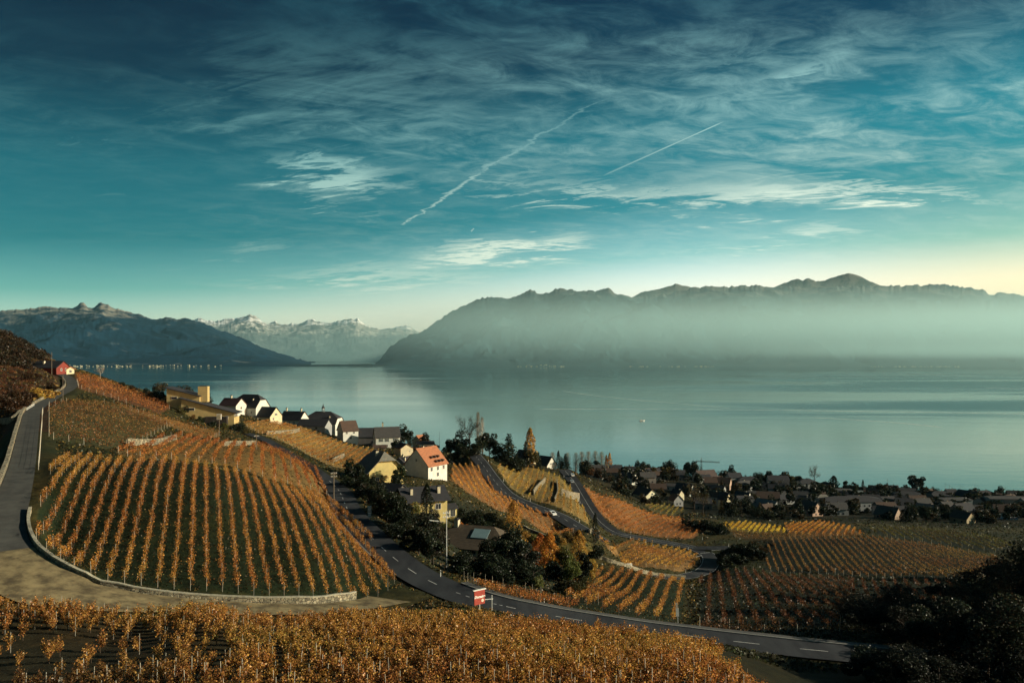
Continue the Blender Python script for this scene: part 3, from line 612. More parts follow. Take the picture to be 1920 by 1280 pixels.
ORD = ['first', 'second', 'third', 'fourth', 'fifth', 'sixth', 'seventh', 'eighth', 'ninth', 'tenth', 'eleventh', 'twelfth', 'thirteenth', 'fourteenth', 'fifteenth', 'sixteenth', 'seventeenth', 'eighteenth', 'nineteenth', 'twentieth']
TENS = {2: 'twenty', 3: 'thirty', 4: 'forty', 5: 'fifty', 6: 'sixty', 7: 'seventy'}
def ordinal(i):
    if i < 20: return ORD[i]
    i += 1; return (TENS[i // 10] + '-' + ORD[i % 10 - 1]) if i % 10 else TENS[i // 10][:-1] + 'ieth'
def clip_line(poly, o, d):
    """stretches of the line o + t d inside an outline"""
    n = np.array([-d[1], d[0]]); s = (poly[:, :2] - o) @ n; t = (poly[:, :2] - o) @ d; c = []
    for i in range(len(poly)):
        j = (i + 1) % len(poly)
        if (s[i] > 0) != (s[j] > 0): c.append(t[i] + (t[j] - t[i]) * s[i] / (s[i] - s[j]))
    c.sort(); return [(c[i], c[i + 1]) for i in range(0, len(c) - 1, 2)]
ROWS = []
for f in FIELDS:
    d = f['d']; n = np.array([-d[1], d[0]]); c = f['xy'][:, :2].mean(0); s = (f['xy'][:, :2] - c) @ n; k = 0
    off = np.arange(s.min() + f['sp'] * .5, s.max(), f['sp'])
    if (c + n)[0] < c[0]: off = off[::-1]                     # count from the left
    for q in off:
        for a, b in clip_line(f['xy'], c + n * q, d):
            if b - a < 2.5: continue
            p0, p1 = c + n * q + d * a, c + n * q + d * b; m = (p0 + p1) / 2
            ROWS.append(dict(f=f, p0=p0, p1=p1, k=k, big=(b - a) * f['h'] / (m[1] ** 2))); k += 1
    f['count'] = k
ROWS.sort(key=lambda r: -r['big'])
def row_points(r):
    f = r['f']; L = np.linalg.norm(r['p1'] - r['p0']); n = int(L * f['den']); t = rng.random(n)
    # plants stand about a metre apart; some are thin or missing
    pl = np.floor(t * L / 1.15).astype(int); vig = np.clip(rng.normal(.85, .33, pl.max() + 1), .12, 1.3); keep = rng.random(n) < vig[pl]; t, pl = t[keep], pl[keep]
    off = rng.normal(0, .10, vig.shape)[pl] + rng.normal(0, f['w'] * .30, len(t))
    d = f['d']; nn = np.array([-d[1], d[0]]); xy = r['p0'] + np.outer(t, r['p1'] - r['p0']) + np.outer(off, nn)
    h = f['h'] * (.30 + .70 * rng.random(len(t)) ** .8) * (.85 + .25 * vig[pl])
    g = ground(xy[:, 0], xy[:, 1]); return np.column_stack([xy, g + h]), g
def vine_colour(f, j=.07):
    q = 1 + random.uniform(-j, j); return (*[c * q for c in f['col']], 1)
def row_label(r):
    f = r['f']; half = f['count'] // 2
    side, i = ('left', r['k']) if r['k'] <= half else ('right', f['count'] - 1 - r['k'])
    return f"{ordinal(i)} vine row from {side} {f['label']}"
rest_v, rest_f, rest_n = {}, {}, {}
END_POST = MB().tube((0, 0, -.2), (0, 0, 1.6), .04, .04, 5).mesh('post', STAKE)
for i, r in enumerate(ROWS):
    f = r['f']; pts, g = row_points(r)
    if len(pts) < 3: continue
    v, q = leaf_cards(pts, f['leaf'])
    if i < 290:
        m = (r['p0'] + r['p1']) / 2; z0 = float(ground(*m)); org = np.array([m[0], m[1], z0])
        e = tag(empty('vine_row', org), row_label(r), 'vine row', 'vine rows ' + f['label'])
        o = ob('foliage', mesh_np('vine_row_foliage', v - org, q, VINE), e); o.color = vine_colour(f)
        L = np.linalg.norm(r['p1'] - r['p0']); w = MB()
        if f.get('trunk'):
            for s in np.arange(.3, L, 1.15):
                p = r['p0'] + (r['p1'] - r['p0']) * s / L + rng.normal(0, .05, 2); zz = float(ground(*p))
                w.tube((p[0] - org[0], p[1] - org[1], zz - org[2] - .1), (p[0] - org[0] + rng.normal(0, .06), p[1] - org[1] + rng.normal(0, .06), zz - org[2] + f['h'] * .62), .035, .022, 4, cap=False)
            tag(w.build('trunk', BARK, e), kind='stuff')
            w = MB()
            for s in np.arange(0, L + .1, 4.6):
                p = r['p0'] + (r['p1'] - r['p0']) * min(1, s / L); zz = float(ground(*p))
                w.tube((p[0] - org[0], p[1] - org[1], zz - org[2] - .2), (p[0] - org[0] + rng.normal(0, .04), p[1] - org[1] + rng.normal(0, .04), zz - org[2] + f['h'] * 1.12), .028, .026, 4)
            tag(w.build('post', STAKE, e), kind='stuff')
        else:
            for s in (0, 1):
                p = r['p0'] + (r['p1'] - r['p0']) * s; zz = float(ground(*p)); ob('post', END_POST, e, (p[0] - org[0], p[1] - org[1], zz - org[2]))
    else:
        rest_v.setdefault(f['n'], []).append(v); rest_f.setdefault(f['n'], []).append(q + rest_n.get(f['n'], 0)); rest_n[f['n']] = rest_n.get(f['n'], 0) + len(v)
for k in rest_v:
    f = next(q for q in FIELDS if q['n'] == k)
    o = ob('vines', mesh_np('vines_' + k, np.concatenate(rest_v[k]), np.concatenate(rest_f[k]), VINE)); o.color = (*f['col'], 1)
    tag(o, 'small far vine rows ' + f['label'], 'vines', None, 'stuff')

# ------------------------------------------------------------------ foreground vineyard, vine by vine
def vine_kind(seed, vigor):
    r = np.random.default_rng(seed); n = int(360 * vigor)
    # a few canes rise from the head of the trunk, leaves hang along them
    pts = []
    for c in range(7):
        a = r.uniform(0, 2 * math.pi); lean = r.uniform(.08, .42); top = r.uniform(1.15, 1.75); m = n // 7; t = r.random(m) ** .75
        x = math.cos(a) * lean * t * 1.25; y = math.sin(a) * lean * t * 1.25; z = .45 + (top - .45) * t
        pts.append(np.column_stack([x, y, z]) + r.normal(0, .11, (m, 3)))
    v, f = leaf_cards(np.concatenate(pts), .125)
    w = MB(); w.tube((0, 0, -.15), (.05, .02, .3), .045, .04, 5, cap=False); w.tube((.05, .02, .3), (-.03, 0, .62), .04, .03, 5, cap=False)
    for c in range(4):
        a = r.uniform(0, 6.3); w.tube((-.03, 0, .58), (math.cos(a) * .3, math.sin(a) * .3, r.uniform(1.1, 1.5)), .016, .008, 3, cap=False)
    return mesh_np('grapevine_foliage', v, f, VINE), w.mesh('grapevine_trunk', BARK), v, f
KINDS = [vine_kind(100 + i, q) for i, q in enumerate((1.15, 1.0, .85, 1.05, .6, .95))]
STK = MB().tube((0, 0, -.2), (.02, .01, 1.95), .026, .022, 5).mesh('stake', STAKE)
spots = []
for i, y in enumerate(np.arange(46, 90, 1.75)):
    for x in np.arange(-64, 36, 1.12):
        xx, yy = x + random.uniform(-.22, .22) + (i % 2) * .5, y + random.uniform(-.2, .2) + .02 * x * 0
        spots.append((xx, yy))
spots = np.array(spots); fgp = np.array(FG_POLY); spots = spots[inside(fgp, spots[:, 0], spots[:, 1])]
sz = ground(spots[:, 0], spots[:, 1]); px, py = project(np.column_stack([spots, sz + 1.0]))
vis = (px > -60) & (px < 1480) & (py < 1330); spots, sz, px, py = spots[vis], sz[vis], px[vis], py[vis]
# a bare strip of dark ground runs through the left of the plot
bare = (px < 430) & (py > 1168 + 0 * px) & (py < 1228 + (430 - px) * .12)
thin = bare & (rng.random(len(px)) < .70); spots, sz, px, py = spots[~thin], sz[~thin], px[~thin], py[~thin]
order = np.argsort(spots[:, 1] + (px < 0) * 50 + (px > 1400) * 50); sv_, sf_, sn_, tv = [], [], 0, MB()
for c, i in enumerate(order):
    x, y, z = spots[i][0], spots[i][1], sz[i]; k = int(rng.integers(0, len(KINDS)))
    if px[i] < 420 and py[i] > 1165: k = 4 if rng.random() < .6 else 2
    rz = random.uniform(0, 6.28); s = random.uniform(.85, 1.18)
    if c < 298:
        e = tag(empty('grapevine', (x, y, z), rz), 'rust and gold grapevine on its stake in the near vineyard along the bottom', 'grapevine', 'grapevines of the near vineyard'); e.scale = (s, s, s)
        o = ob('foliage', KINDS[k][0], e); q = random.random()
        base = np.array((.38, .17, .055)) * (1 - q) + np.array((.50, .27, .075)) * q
        if px[i] < 470: base = base * (1 - .8 * (470 - max(px[i], 120)) / 350) + np.array((.085, .045, .024)) * .8 * (470 - max(px[i], 120)) / 350  # leaf colour darkens leftwards, painting in the shade of that corner
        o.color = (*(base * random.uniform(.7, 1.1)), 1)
        ob('trunk', KINDS[k][1], e)
        if rng.random() < .55:
            st = ob('stake', STK, e); st.rotation_euler = (random.uniform(-.05, .05), random.uniform(-.05, .05), 0)
    else:
        v, f = KINDS[k][2], KINDS[k][3]; c_, n_s = math.cos(rz), math.sin(rz)
        vv = np.column_stack([v[:, 0] * c_ - v[:, 1] * n_s, v[:, 0] * n_s + v[:, 1] * c_, v[:, 2]]) * s + (x, y, z)
        sv_.append(vv); sf_.append(f + sn_); sn_ += len(vv)
        tv.tube((x, y, z - .1), (x, y, z + .6), .04, .03, 4, cap=False)
        if rng.random() < .4: tv.tube((x + .1, y, z - .1), (x + .12, y, z + 1.8), .024, .022, 4, cap=False, mi=1)
o = ob('vines', mesh_np('near_vines', np.concatenate(sv_), np.concatenate(sf_), VINE)); o.color = (.40, .20, .06, 1)
tag(o, 'rear vines of the near vineyard up to the lane', 'vines', None, 'stuff')
ob('trunks', tv.mesh('trunks', BARK, STAKE), o)['kind'] = 'stuff'
print('rows', len(ROWS), {f['n']: f['count'] for f in FIELDS}, 'near vines', len(spots))

# ------------------------------------------------------------------ roads
ASPHALT = mat('asphalt', (.030, .032, .036), .92, .45, .22, spec=.15, stretch=(1, .35, 1))
LANEM = mat('sunlit_lane_surface', (.17, .135, .074), .95, .55, .55, spec=.1)  # sandy bend of the lane, its sunlight put into the colour
PAINT = mat('road_paint', (.42, .42, .40), .7, .35, 1.5)
KERB = mat('kerb_stone', (.22, .215, .195), .85, .2, 3)
CONC = mat('pavement', (.075, .073, .068), .9, .2, 1.2)
def stone_mat():
    m = bpy.data.materials.new('dry_stone'); m.use_nodes = True; t = m.node_tree; b = t.nodes['Principled BSDF']; b.inputs['Roughness'].default_value = .95
    co = t.nodes.new('ShaderNodeTexCoord').outputs['Object']; v = node(t, 'ShaderNodeTexVoronoi', {'Vector': co, 'Scale': 2.6}); e = node(t, 'ShaderNodeTexVoronoi', {'Vector': co, 'Scale': 2.6}, feature='DISTANCE_TO_EDGE')
    n = node(t, 'ShaderNodeTexNoise', {'Vector': co, 'Scale': .7, 'Detail': 5.0}); s_ = t.nodes.new('ShaderNodeSeparateColor'); t.links.new(v.outputs['Color'], s_.inputs[0])
    c = ramp(t, s_.outputs[0], [(0, (.13, .11, .075)), (.5, (.27, .23, .15)), (1, (.42, .36, .24))]); c = mixc(t, X(t, n.outputs[0]).smooth(.4, .7) * .6, c, (.10, .095, .06))
    t.links.new(mixc(t, X(t, e.outputs[0]).smooth(.0, .06), (.05, .045, .035), c), b.inputs['Base Color'])
    bp = node(t, 'ShaderNodeBump', {'Height': X(t, e.outputs[0]).smooth(0, .12).v, 'Strength': .9, 'Distance': .12}); t.links.new(bp.outputs[0], b.inputs['Normal']); return m
STONE = stone_mat()
COPE = mat('coping_stone', (.30, .28, .21), .9, .25, 2.5, bump=.4)
def side_line(r, off):
    L = r['line']; d = np.gradient(L[:, :2], axis=0); d /= np.linalg.norm(d, axis=1)[:, None] + 1e-9
    n = np.column_stack([-d[:, 1], d[:, 0]]); o_ = L.copy(); o_[:, :2] += n * np.asarray(off).reshape(-1, 1) if np.ndim(off) else n * off; return o_
def strip(a, b, z=0.0):
    n = len(a); v = np.concatenate([a, b]); v[:, 2] += z; i = np.arange(n - 1); return v, np.column_stack([i, i + n, i + n + 1, i + 1])
def strip_obj(name, a, b, m, z=0.0, parent=None):
    v, f = strip(a, b, z); return ob(name, mesh_np(name, v, f, m), parent)
for k, r in ROADS.items():
    dz_ = {'main': .004, 'lane': .0, 'village': .0, 'hill': .004, 'cross': .0}[k]
    r['line'] = r['line'].copy(); r['line'][:, 2] += dz_
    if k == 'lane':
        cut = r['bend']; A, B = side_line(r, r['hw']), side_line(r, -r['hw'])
        r['ob'] = tag(strip_obj('lane', A[:cut + 1], B[:cut + 1], LANEM), kind='structure'); tag(strip_obj('lane', A[cut:], B[cut:], mat('shaded_lane_tarmac', (.070, .070, .064), .95, .25, .4, spec=.1)), kind='structure')  # bend coloured pale for the sun on it, the rest dark for shade
    else: r['ob'] = tag(strip_obj('road', side_line(r, r['hw']), side_line(r, -r['hw']), ASPHALT), kind='structure')
def dashes(r, off, s0, s1, ln, gap, w=.14):
    L = side_line(r, off); i = s0
    while i + ln < min(s1, len(L) - 2):
        a, b = L[int(i)], L[int(i + ln)]; d = (b - a); d /= np.linalg.norm(d); n = np.array([-d[1], d[0], 0]) * w / 2; up = np.array([0, 0, .012])
        v = np.array([a + n, a - n, b - n, b + n]) + up; ob('lane_dash', mesh_np('lane_dash', v, [[0, 1, 2, 3]], PAINT), r['ob']); i += ln + gap
def edge_line(r, off, s0=0, s1=None, w=.12):
    a = side_line(r, off - w / 2)[s0:s1]; b = side_line(r, off + w / 2)[s0:s1]; strip_obj('edge_line', b, a, PAINT, .010, r['ob'])
R_ = ROADS
dashes(R_['main'], 0, 40, 222, 3, 4.5); dashes(R_['village'], 0, 5, 200, 3, 4.5); edge_line(R_['hill'], 0, 4, 150, .13)
edge_line(R_['village'], 2.9); edge_line(R_['hill'], -2.95, 60, 230); edge_line(R_['hill'], 2.95, 120, 240)
# direction arrows and stop bar where the roads meet
J = tag(empty('road_marking', (0, 0, 0)), 'white arrows and bars painted on the far road junction', 'road marking')
jp = at(1322, 1037, 240)
for q, (dx_, dy_, a) in enumerate([(0, 0, .3), (5, 2.5, .3), (-4, -6, .7), (10, -3, .1), (3, -9, 1.0)]):
    x, y = jp[0] + dx_, jp[1] + dy_; z = float(ground(x, y)) + .26; MB().box((0, 0, 0), (4.2, .35, .01), a).build('bar' if q % 2 else 'arrow_stem', PAINT, J, (x, y, z))
# kerb and pavement on the valley side of the main road, kerbs on the lower roads
def kerb(r, off, s0, s1, h=.13, w=.22, label='kerb'):
    a, b = side_line(r, off)[s0:s1], side_line(r, off + w * (1 if np.min(off) > 0 else -1))[s0:s1]; m = MB(); n = len(a)
    lo = np.array([0, 0, -.3]); hi = np.array([0, 0, h]); vs = np.concatenate([a + lo, a + hi, b + hi, b + lo]); fs = []
    for i in range(n - 1):
        for j in range(3): fs.append((j * n + i, j * n + i + 1, (j + 1) * n + i + 1, (j + 1) * n + i))
    m.add(vs, fs); o = m.build('kerb', KERB); return tag(o, kind='structure')
hm = 3.05
cutp = int(np.argmin(np.abs(project(R_['main']['line'])[0] - 822)))
kerb(R_['main'], -hm if False else hm, 5, 130) if False else None
s_main = len(R_['main']['line'])
kerb(R_['main'], -hm, 2, cutp); kerb(R_['main'], hm, 120, 215)
a, b = side_line(R_['main'], -hm - .22)[2:cutp], side_line(R_['main'], -hm - 1.15)[2:cutp]; tag(strip_obj('pavement', a, b, CONC, .12), kind='structure')

# ------------------------------------------------------------------ stone walls
def wall_along(name, pts, h, th, label, zbase=None, m=STONE, cope=True, group=None, ragged=.06, cat='wall'):
    pts = np.asarray(pts, float); d = np.gradient(pts[:, :2], axis=0); d /= np.linalg.norm(d, axis=1)[:, None] + 1e-9; n = np.column_stack([-d[:, 1], d[:, 0]]) * th / 2
    h = np.broadcast_to(h, len(pts)) + rng.normal(0, ragged, len(pts)); o0 = pts[len(pts) // 2].copy(); e = tag(empty(name, o0), label, cat, group); w = MB(); c = MB()
    q = pts - o0
    def ring(hw_, z0, z1): return [np.column_stack([q[:, 0] + s * n[:, 0] * hw_, q[:, 1] + s * n[:, 1] * hw_, q[:, 2] + z]) for s, z in ((1, z0), (1, z1), (-1, z1), (-1, z0))]
    def loft(mb, R4):
        k = len(pts); vs = np.concatenate(R4); fs = [(j * k + i, j * k + i + 1, ((j + 1) % 4) * k + i + 1, ((j + 1) % 4) * k + i) for i in range(k - 1) for j in range(4)]
        fs += [(0, k, 2 * k, 3 * k), (k - 1, 4 * k - 1, 3 * k - 1, 2 * k - 1)]; mb.add(vs, fs)
    loft(w, ring(1.0, -1.2, h)); w.build('masonry', m, e)
    if cope: loft(c, ring(1.18, h + .003, h + .14)); c.build('coping', COPE, e)
    return e
lane = R_['lane']; ll = lane['line']; NL = len(ll)
f0, f1 = int(NL * .012), lane['top'] + 8
# inner side of the bend: the field lies to the right of the direction of travel
ins = side_line(lane, -(lane['hw'] + .35))[f0:f1:2]
inn = side_line(lane, -(lane['hw'] + 3.6))[f0:f1:2]; hh = np.clip(ground(inn[:, 0], inn[:, 1]) - ins[:, 2] + .10, .35, 1.5); hh = np.convolve(np.pad(hh, 6, 'edge'), np.ones(13) / 13, 'valid')
wall_along('retaining_wall', ins, hh, .34, 'long curved stone retaining wall below the fan vineyard', ragged=.03)
# backfill behind that wall is the ground itself; low wall along the straight part of the lane
def y_between(y0, y1): k = np.nonzero((ll[:, 1] > y0) & (ll[:, 1] < y1) & (np.arange(NL) > lane['top']))[0]; return k[0], k[-1]
i0, i1 = y_between(119, 222); outl = side_line(lane, lane['hw'] + .4)[i0:i1:2]
wall_along('stone_wall', outl, .85, .6, 'tall sunlit stone wall beside the straight lane on the left', cope=False, ragged=.08)
i0, i1 = y_between(236, 330); outl = side_line(lane, lane['hw'] + .5)[i0:i1:2]
wall_along('stone_wall', outl, .7, .4, 'low pale wall round the bend of the lane by the yellow bush', cope=False)
i0, i1 = y_between(135, 214); fl = side_line(lane, -(lane['hw'] + .5))[i0:i1]
e = tag(empty('fence', fl[0]), 'wire fence of slim posts along the straight lane', 'fence')
fpm = MB().tube((0, 0, -.3), (0, 0, 1.5), .055, .05, 5).mesh('post', STAKE)
for q in fl[::3]: ob('post', fpm, e, tuple(q - fl[0]))
wm = MB()
for i in range(0, len(fl) - 3, 3):
    for zz in (.6, 1.0, 1.35): wm.tube(fl[i] - fl[0] + (0, 0, zz), fl[i + 3] - fl[0] + (0, 0, zz), .012, .012, 3, cap=False)
tag(wm.build('wire', STEEL, e), kind='stuff')
def px_line(pts, near=88, step=1.5): return catmull([at(*q, near) for q in pts], step)
for pts, h, lab, near in [
    ([(238, 834), (270, 834), (300, 832), (330, 823)], 1.5, 'sunlit stone terrace wall above the red rows', 170),
    ([(415, 836), (445, 835), (478, 833)], 1.4, 'sunlit stone terrace wall right of the wooden pole', 170),
    ([(0, 792), (22, 790), (38, 776)], 1.2, 'broken stone wall at the left edge above the lane', 120),
    ([(500, 815), (545, 812), (562, 808)], 1.6, 'low yellow wall in the hillside vines below the belfry', 300),
    ([(624, 866), (645, 856)], 1.5, 'short pale wall left of the gambrel house', 250),
    ([(1000, 928), (1006, 918), (1022, 902)], 2.0, 'steep stone wall climbing the terraces between the roads', 300),
    ([(1040, 942), (1046, 925), (1044, 905)], 1.8, 'dark stone wall beside the terraces near the road', 300),
    ([(1052, 928), (1070, 934), (1086, 936)], 3.2, 'tall sunlit stone wall beside the far road', 300),
    ([(1120, 1046), (1165, 1060), (1225, 1078), (1285, 1084)], 1.0, 'grey roadside wall under the golden plot', 200),
    ([(1105, 1000), (1116, 992), (1124, 1003)], 1.2, 'pale stone wall where the two lower roads part', 200),
    ([(980, 990), (1010, 1003), (1030, 1012)], 1.0, 'low garden wall beyond the orange poplar', 180),
    ([(1830, 1083), (1860, 1079), (1888, 1076)], 1.6, 'pale wall at the right end of the dark vineyard', 200)]:
    wall_along('stone_wall', px_line(pts, near), h, .5, lab, cope=False)

# ------------------------------------------------------------------ buildings
WHITE, CREAM, YEL, GREYW, PINK, OCHRE = (.56, .55, .48), (.52, .46, .30), (.50, .40, .16), (.28, .28, .265), (.42, .28, .20), (.42, .32, .14)
SLATE, BROWNT, ORANGET, GREYT, REDW = (.030, .030, .034), (.070, .044, .032), (.31, .125, .06), (.058, .056, .054), (.17, .035, .026)
def wallm(c): return mat('plaster_%d_%d_%d' % tuple(int(q * 100) for q in c), c, .9, .12, .6, bump=.1)
def roofm(c): return mat('roof_%d_%d_%d' % tuple(int(q * 100) for q in c), c, .85, .32, 1.5, bump=.5, stretch=(.5, 3, 3))
GLASS = mat('window_glass', (.020, .025, .030), .12, .2, 1, spec=.6)
FRAME = mat('window_frame', (.62, .60, .54), .6, .1, 2)
SHUT = mat('shutter', (.055, .075, .06), .7, .2, 4)
DOORM = mat('door_wood', (.10, .06, .035), .7, .25, 5)
CHIM = mat('chimney_render', (.52, .46, .32), .9, .2, 2)
def win(e, face, u, z, w, h, L, Wd, detail, shutter=False, name='window'):
    """opening on a face: 'x+','x-' are the gable ends, 'y-','y+' the long sides"""
    s = 1 if face[1] == '+' else -1
    if face[0] == 'x': loc, rz = (s * (L / 2), s * u, z), (0 if s > 0 else math.pi)
    else: loc, rz = (-s * u, s * (Wd / 2), z), (math.pi / 2 if s > 0 else -math.pi / 2)
    if not detail:
        return MB().box((.03, 0, 0), (.08, w, h)).build(name, GLASS if name == 'window' else DOORM, e, loc, rz)
    m = MB(); t = .09
    for yy, zz, a, b in ((-w / 2, 0, t, h + t), (w / 2, 0, t, h + t), (0, h / 2, w + t, t), (0, -h / 2, w + t, t), (0, 0, t * .7, h)): m.box((.05, yy, zz), (.12, a - .002 if a > b else a, b))
    f = m.build(name, FRAME if name == 'window' else DOORM, e, loc, rz)
    MB().box((.022, 0, 0), (.05, w - .02, h - .02)).build('pane', GLASS if name == 'window' else DOORM, f)
    if shutter:
        for k in (-1, 1): MB().box((.035, k * (w * .75 + .08), 0), (.06, w * .46, h)).build('shutter', SHUT, f)
    return f
def house(px, Y, L, Wd, hw, rise, yaw, wc, rc, label, hip=0.0, wins=(), chim=(), eave=.5, detail=True, door=None, dz=0.0, cat='house', name='house', loc=None, group=None, sink=3.0):
    p = foot(px, Y) if loc is None else np.array(loc); e = tag(empty(name, (p[0], p[1], p[2] + dz), R(yaw)), label, cat, group)
    hx, hy = L / 2, Wd / 2; w = MB()
    poly = [(-hy, -sink), (hy, -sink), (hy, hw), (0, hw + rise), (-hy, hw)]; k = rise / hy
    hl = hip * hx                                  # how far the ridge is drawn in
    gz = hw + rise * (1 - (hip * .999 if hip < .7 else 1.0))   # top of the gable wall when the end is hipped
    gy = hy * (hw + rise - gz) / rise if rise > 0 else 0
    end = [(-hy, -sink), (hy, -sink), (hy, hw), (gy, gz), (-gy, gz), (-hy, hw)] if gz > hw + .05 else [(-hy, -sink), (hy, -sink), (hy, hw), (-hy, hw)]
    n = len(end); vs = [(-hx, y, z) for y, z in end] + [(hx, y, z) for y, z in end]
    w.add(vs, [tuple(range(n)), tuple(range(2 * n - 1, n - 1, -1))] + [(i, n + i, n + (i + 1) % n, (i + 1) % n) for i in range(n)])
    w.build('wall', wallm(wc), e)
    # roof: four planes (two when there is no hip), with thickness and eaves
    r = MB(); ex, ey = hx + eave * .8, hy + eave; ez = hw - eave * k; top = hw + rise; th = .20
    if hip <= 0: pts = [((-ex, -ey, ez), (ex, -ey, ez), (ex, 0, top), (-ex, 0, top)), ((ex, ey, ez), (-ex, ey, ez), (-ex, 0, top), (ex, 0, top))]
    else:
        rx = max(.05, ex - hl - .3); hz = ez if gz <= hw + .05 else gz - eave * .3; hyy = ey if gz <= hw + .05 else gy + eave * .4
        if gz <= hw + .05:
            pts = [((-ex, -ey, ez), (ex, -ey, ez), (rx, 0, top), (-rx, 0, top)), ((ex, ey, ez), (-ex, ey, ez), (-rx, 0, top), (rx, 0, top)), ((ex, -ey, ez), (ex, ey, ez), (rx, 0, top)), ((-ex, ey, ez), (-ex, -ey, ez), (-rx, 0, top))]
        else:
            pts = [((-ex, -ey, ez), (ex, -ey, ez), (ex, -hyy, hz), (rx, 0, top), (-rx, 0, top), (-ex, -hyy, hz)), ((ex, ey, ez), (-ex, ey, ez), (-ex, hyy, hz), (-rx, 0, top), (rx, 0, top), (ex, hyy, hz)),
                   ((ex, -hyy, hz), (ex, hyy, hz), (rx, 0, top)), ((-ex, hyy, hz), (-ex, -hyy, hz), (-rx, 0, top))]
    up = .03
    for q in pts:
        n = len(q); vs = [(a, b, c + up) for a, b, c in q] + [(a, b, c + up + th) for a, b, c in q]
        r.add(vs, [tuple(range(n - 1, -1, -1)), tuple(range(n, 2 * n))] + [(i, (i + 1) % n, n + (i + 1) % n, n + i) for i in range(n)])
    ro = r.build('roof', roofm(rc), e)
    for (x, y, h, s) in chim:
        zr = hw + rise * (1 - abs(y) / hy); c = MB(); c.box((x, y, zr + h / 2 - .6), (s, s * 1.2, h + 1.2)); ch = c.build('chimney', CHIM, e)
        MB().box((x, y, zr + h + .06), (s * 1.25, s * 1.45, .10)).box((x, y, zr + h + .24), (s * .45, s * .5, .3)).build('chimney_cap', roofm(SLATE), ch)
    for q in wins: win(e, *q[:5], L, Wd, detail, *(q[5:]))
    if door: win(e, door[0], door[1], 1.05, 1.0, 2.1, L, Wd, detail, False, 'door')
    return e
def wrow(face, span, n, z, w=.9, h=1.3, sh=False):
    return [(face, (i - (n - 1) / 2) * span, z, w, h, sh) for i in range(n)]

house(95, 350, 14, 7.5, 2.7, 2.7, -16, REDW, SLATE, 'dark-roofed house with a red gable at the top of the lane', chim=[(-2, -1.5, 1.2, .7)], wins=wrow('x+', 2.4, 2, 1.8, .8, 1.1))
house(124, 352, 5, 4, 2.0, 1.0, -20, CREAM, ORANGET, 'small low shed with a pale roof right of the red gable', cat='shed', name='shed', wins=[('x+', 0, 1.1, 1.2, 1.2)])
# yellow chalet: two long mono-pitched wings stepping down the slope, with a broad chimney block
def chalet():
    p = foot(388, 328); print('chalet ground', p); p[2] = 105.4; e = tag(empty('chalet', p, R(6)), 'long yellow building with sloping dark roofs and broad chimney block', 'house')
    w1 = [(-8.8, -4), (12, -4), (12, 1.0), (-8.8, 6.8)]; MB().prism(w1, -5, 4).build('wall', wallm(OCHRE), e)
    w2 = [(-15.5, -4), (-2.5, -4), (-2.5, 7.6), (-15.5, 10.9)]; MB().prism(w2, -1.5, 8).build('wall', wallm(OCHRE), e)
    def slab(x0, z0, x1, z1, y0, y1, nm):
        return MB().prism([(x0, z0 + .02), (x1, z1 + .02), (x1, z1 + .32), (x0, z0 + .32)], y0, y1).build(nm, roofm(SLATE), e)
    slab(-9.6, 7.03, 13.2, .67, -5.7, 4.6, 'roof'); slab(-16.3, 11.1, -2.0, 7.47, -2.2, 8.6, 'roof')
    MB().box((-1.6, 1.2, 8.4), (3.8, 3.2, 6.4)).build('chimney', wallm(OCHRE), e); MB().box((-1.6, 1.2, 11.7), (2.6, 2.0, .2)).build('chimney_cap', roofm(SLATE), e)
    for x, z, a, b in ((-5.6, 2.6, 4.0, .9), (9.2, -.9, 1.0, 1.2), (-12.5, 7.0, 2.2, .9)):
        y = -5 if x > -9 else -1.5
        f = MB().box((x, y - .04, z), (a + .2, .12, b + .2)).build('window', FRAME, e); MB().box((x, y - .07, z), (a, .10, b)).build('pane', GLASS, f)
    MB().box((5.4, -6.2, -1.9), (8.5, 2.2, 3.0)).build('porch', mat('dark_timber', (.03, .024, .02), .8), e)
    MB().box((12.6, -2.6, .1), (1.6, 4.6, 1.0)).build('balcony', wallm(WHITE), e)
chalet()
house(437, 402, 10, 8, 3.5, 3.2, -20, WHITE, (.06, .03, .03), 'small dark house between the chalet and the big hipped roof', chim=[(-1, 0, 1.3, .6)], wins=[('x+', 0, 2, 1, 1.2)])
house(470, 410, 15, 11, 5.0, 6.0, -20, WHITE, SLATE, 'large house with a black half-hipped roof and white end wall', hip=.40, chim=[(3.5, -2.5, .8, .6)], wins=wrow('x+', 3.0, 2, 3.2) + wrow('y-', 3.2, 4, 2.4), door=('y-', 0))
house(503, 405, 10, 9, 2.8, 4.3, -24, CREAM, SLATE, 'low dark-roofed house with pale gable and porch roof', wins=[('x+', 0, 3.6, 1.8, 1.0), ('x+', -2, 1.4, 1, 1.2)])
house(552, 440, 13, 9, 3.5, 4.2, -20, WHITE, SLATE, 'black-roofed house with two chimneys left of the belfry house', chim=[(-5, 0, 1.8, .6), (4.5, 0, 1.8, .6)], wins=wrow('y-', 3, 3, 1.8))
bel = house(606, 446, 19, 13, 4.6, 6.0, -8, WHITE, SLATE, 'broad hip-roofed house with a small belfry on the ridge', hip=.55, wins=wrow('y-', 3.2, 5, 2.8, .9, 1.2) , chim=[(5.0, -3.5, 1.0, .6)])
b = MB(); z0 = 10.6
for x in (-.55, .55):
    for y in (-.55, .55): b.box((x, y, z0 + 1.0), (.18, .18, 2.2))
b.box((0, 0, z0 + .1), (1.6, 1.6, .25)); bo = b.build('belfry', wallm(GREYW), bel)
MB().tube((0, 0, z0 + 2.05), (0, 0, z0 + 3.0), 1.15, .45, 8).tube((0, 0, z0 + 3.0), (0, 0, z0 + 4.6), .45, .03, 8).build('spire', roofm(SLATE), bo)
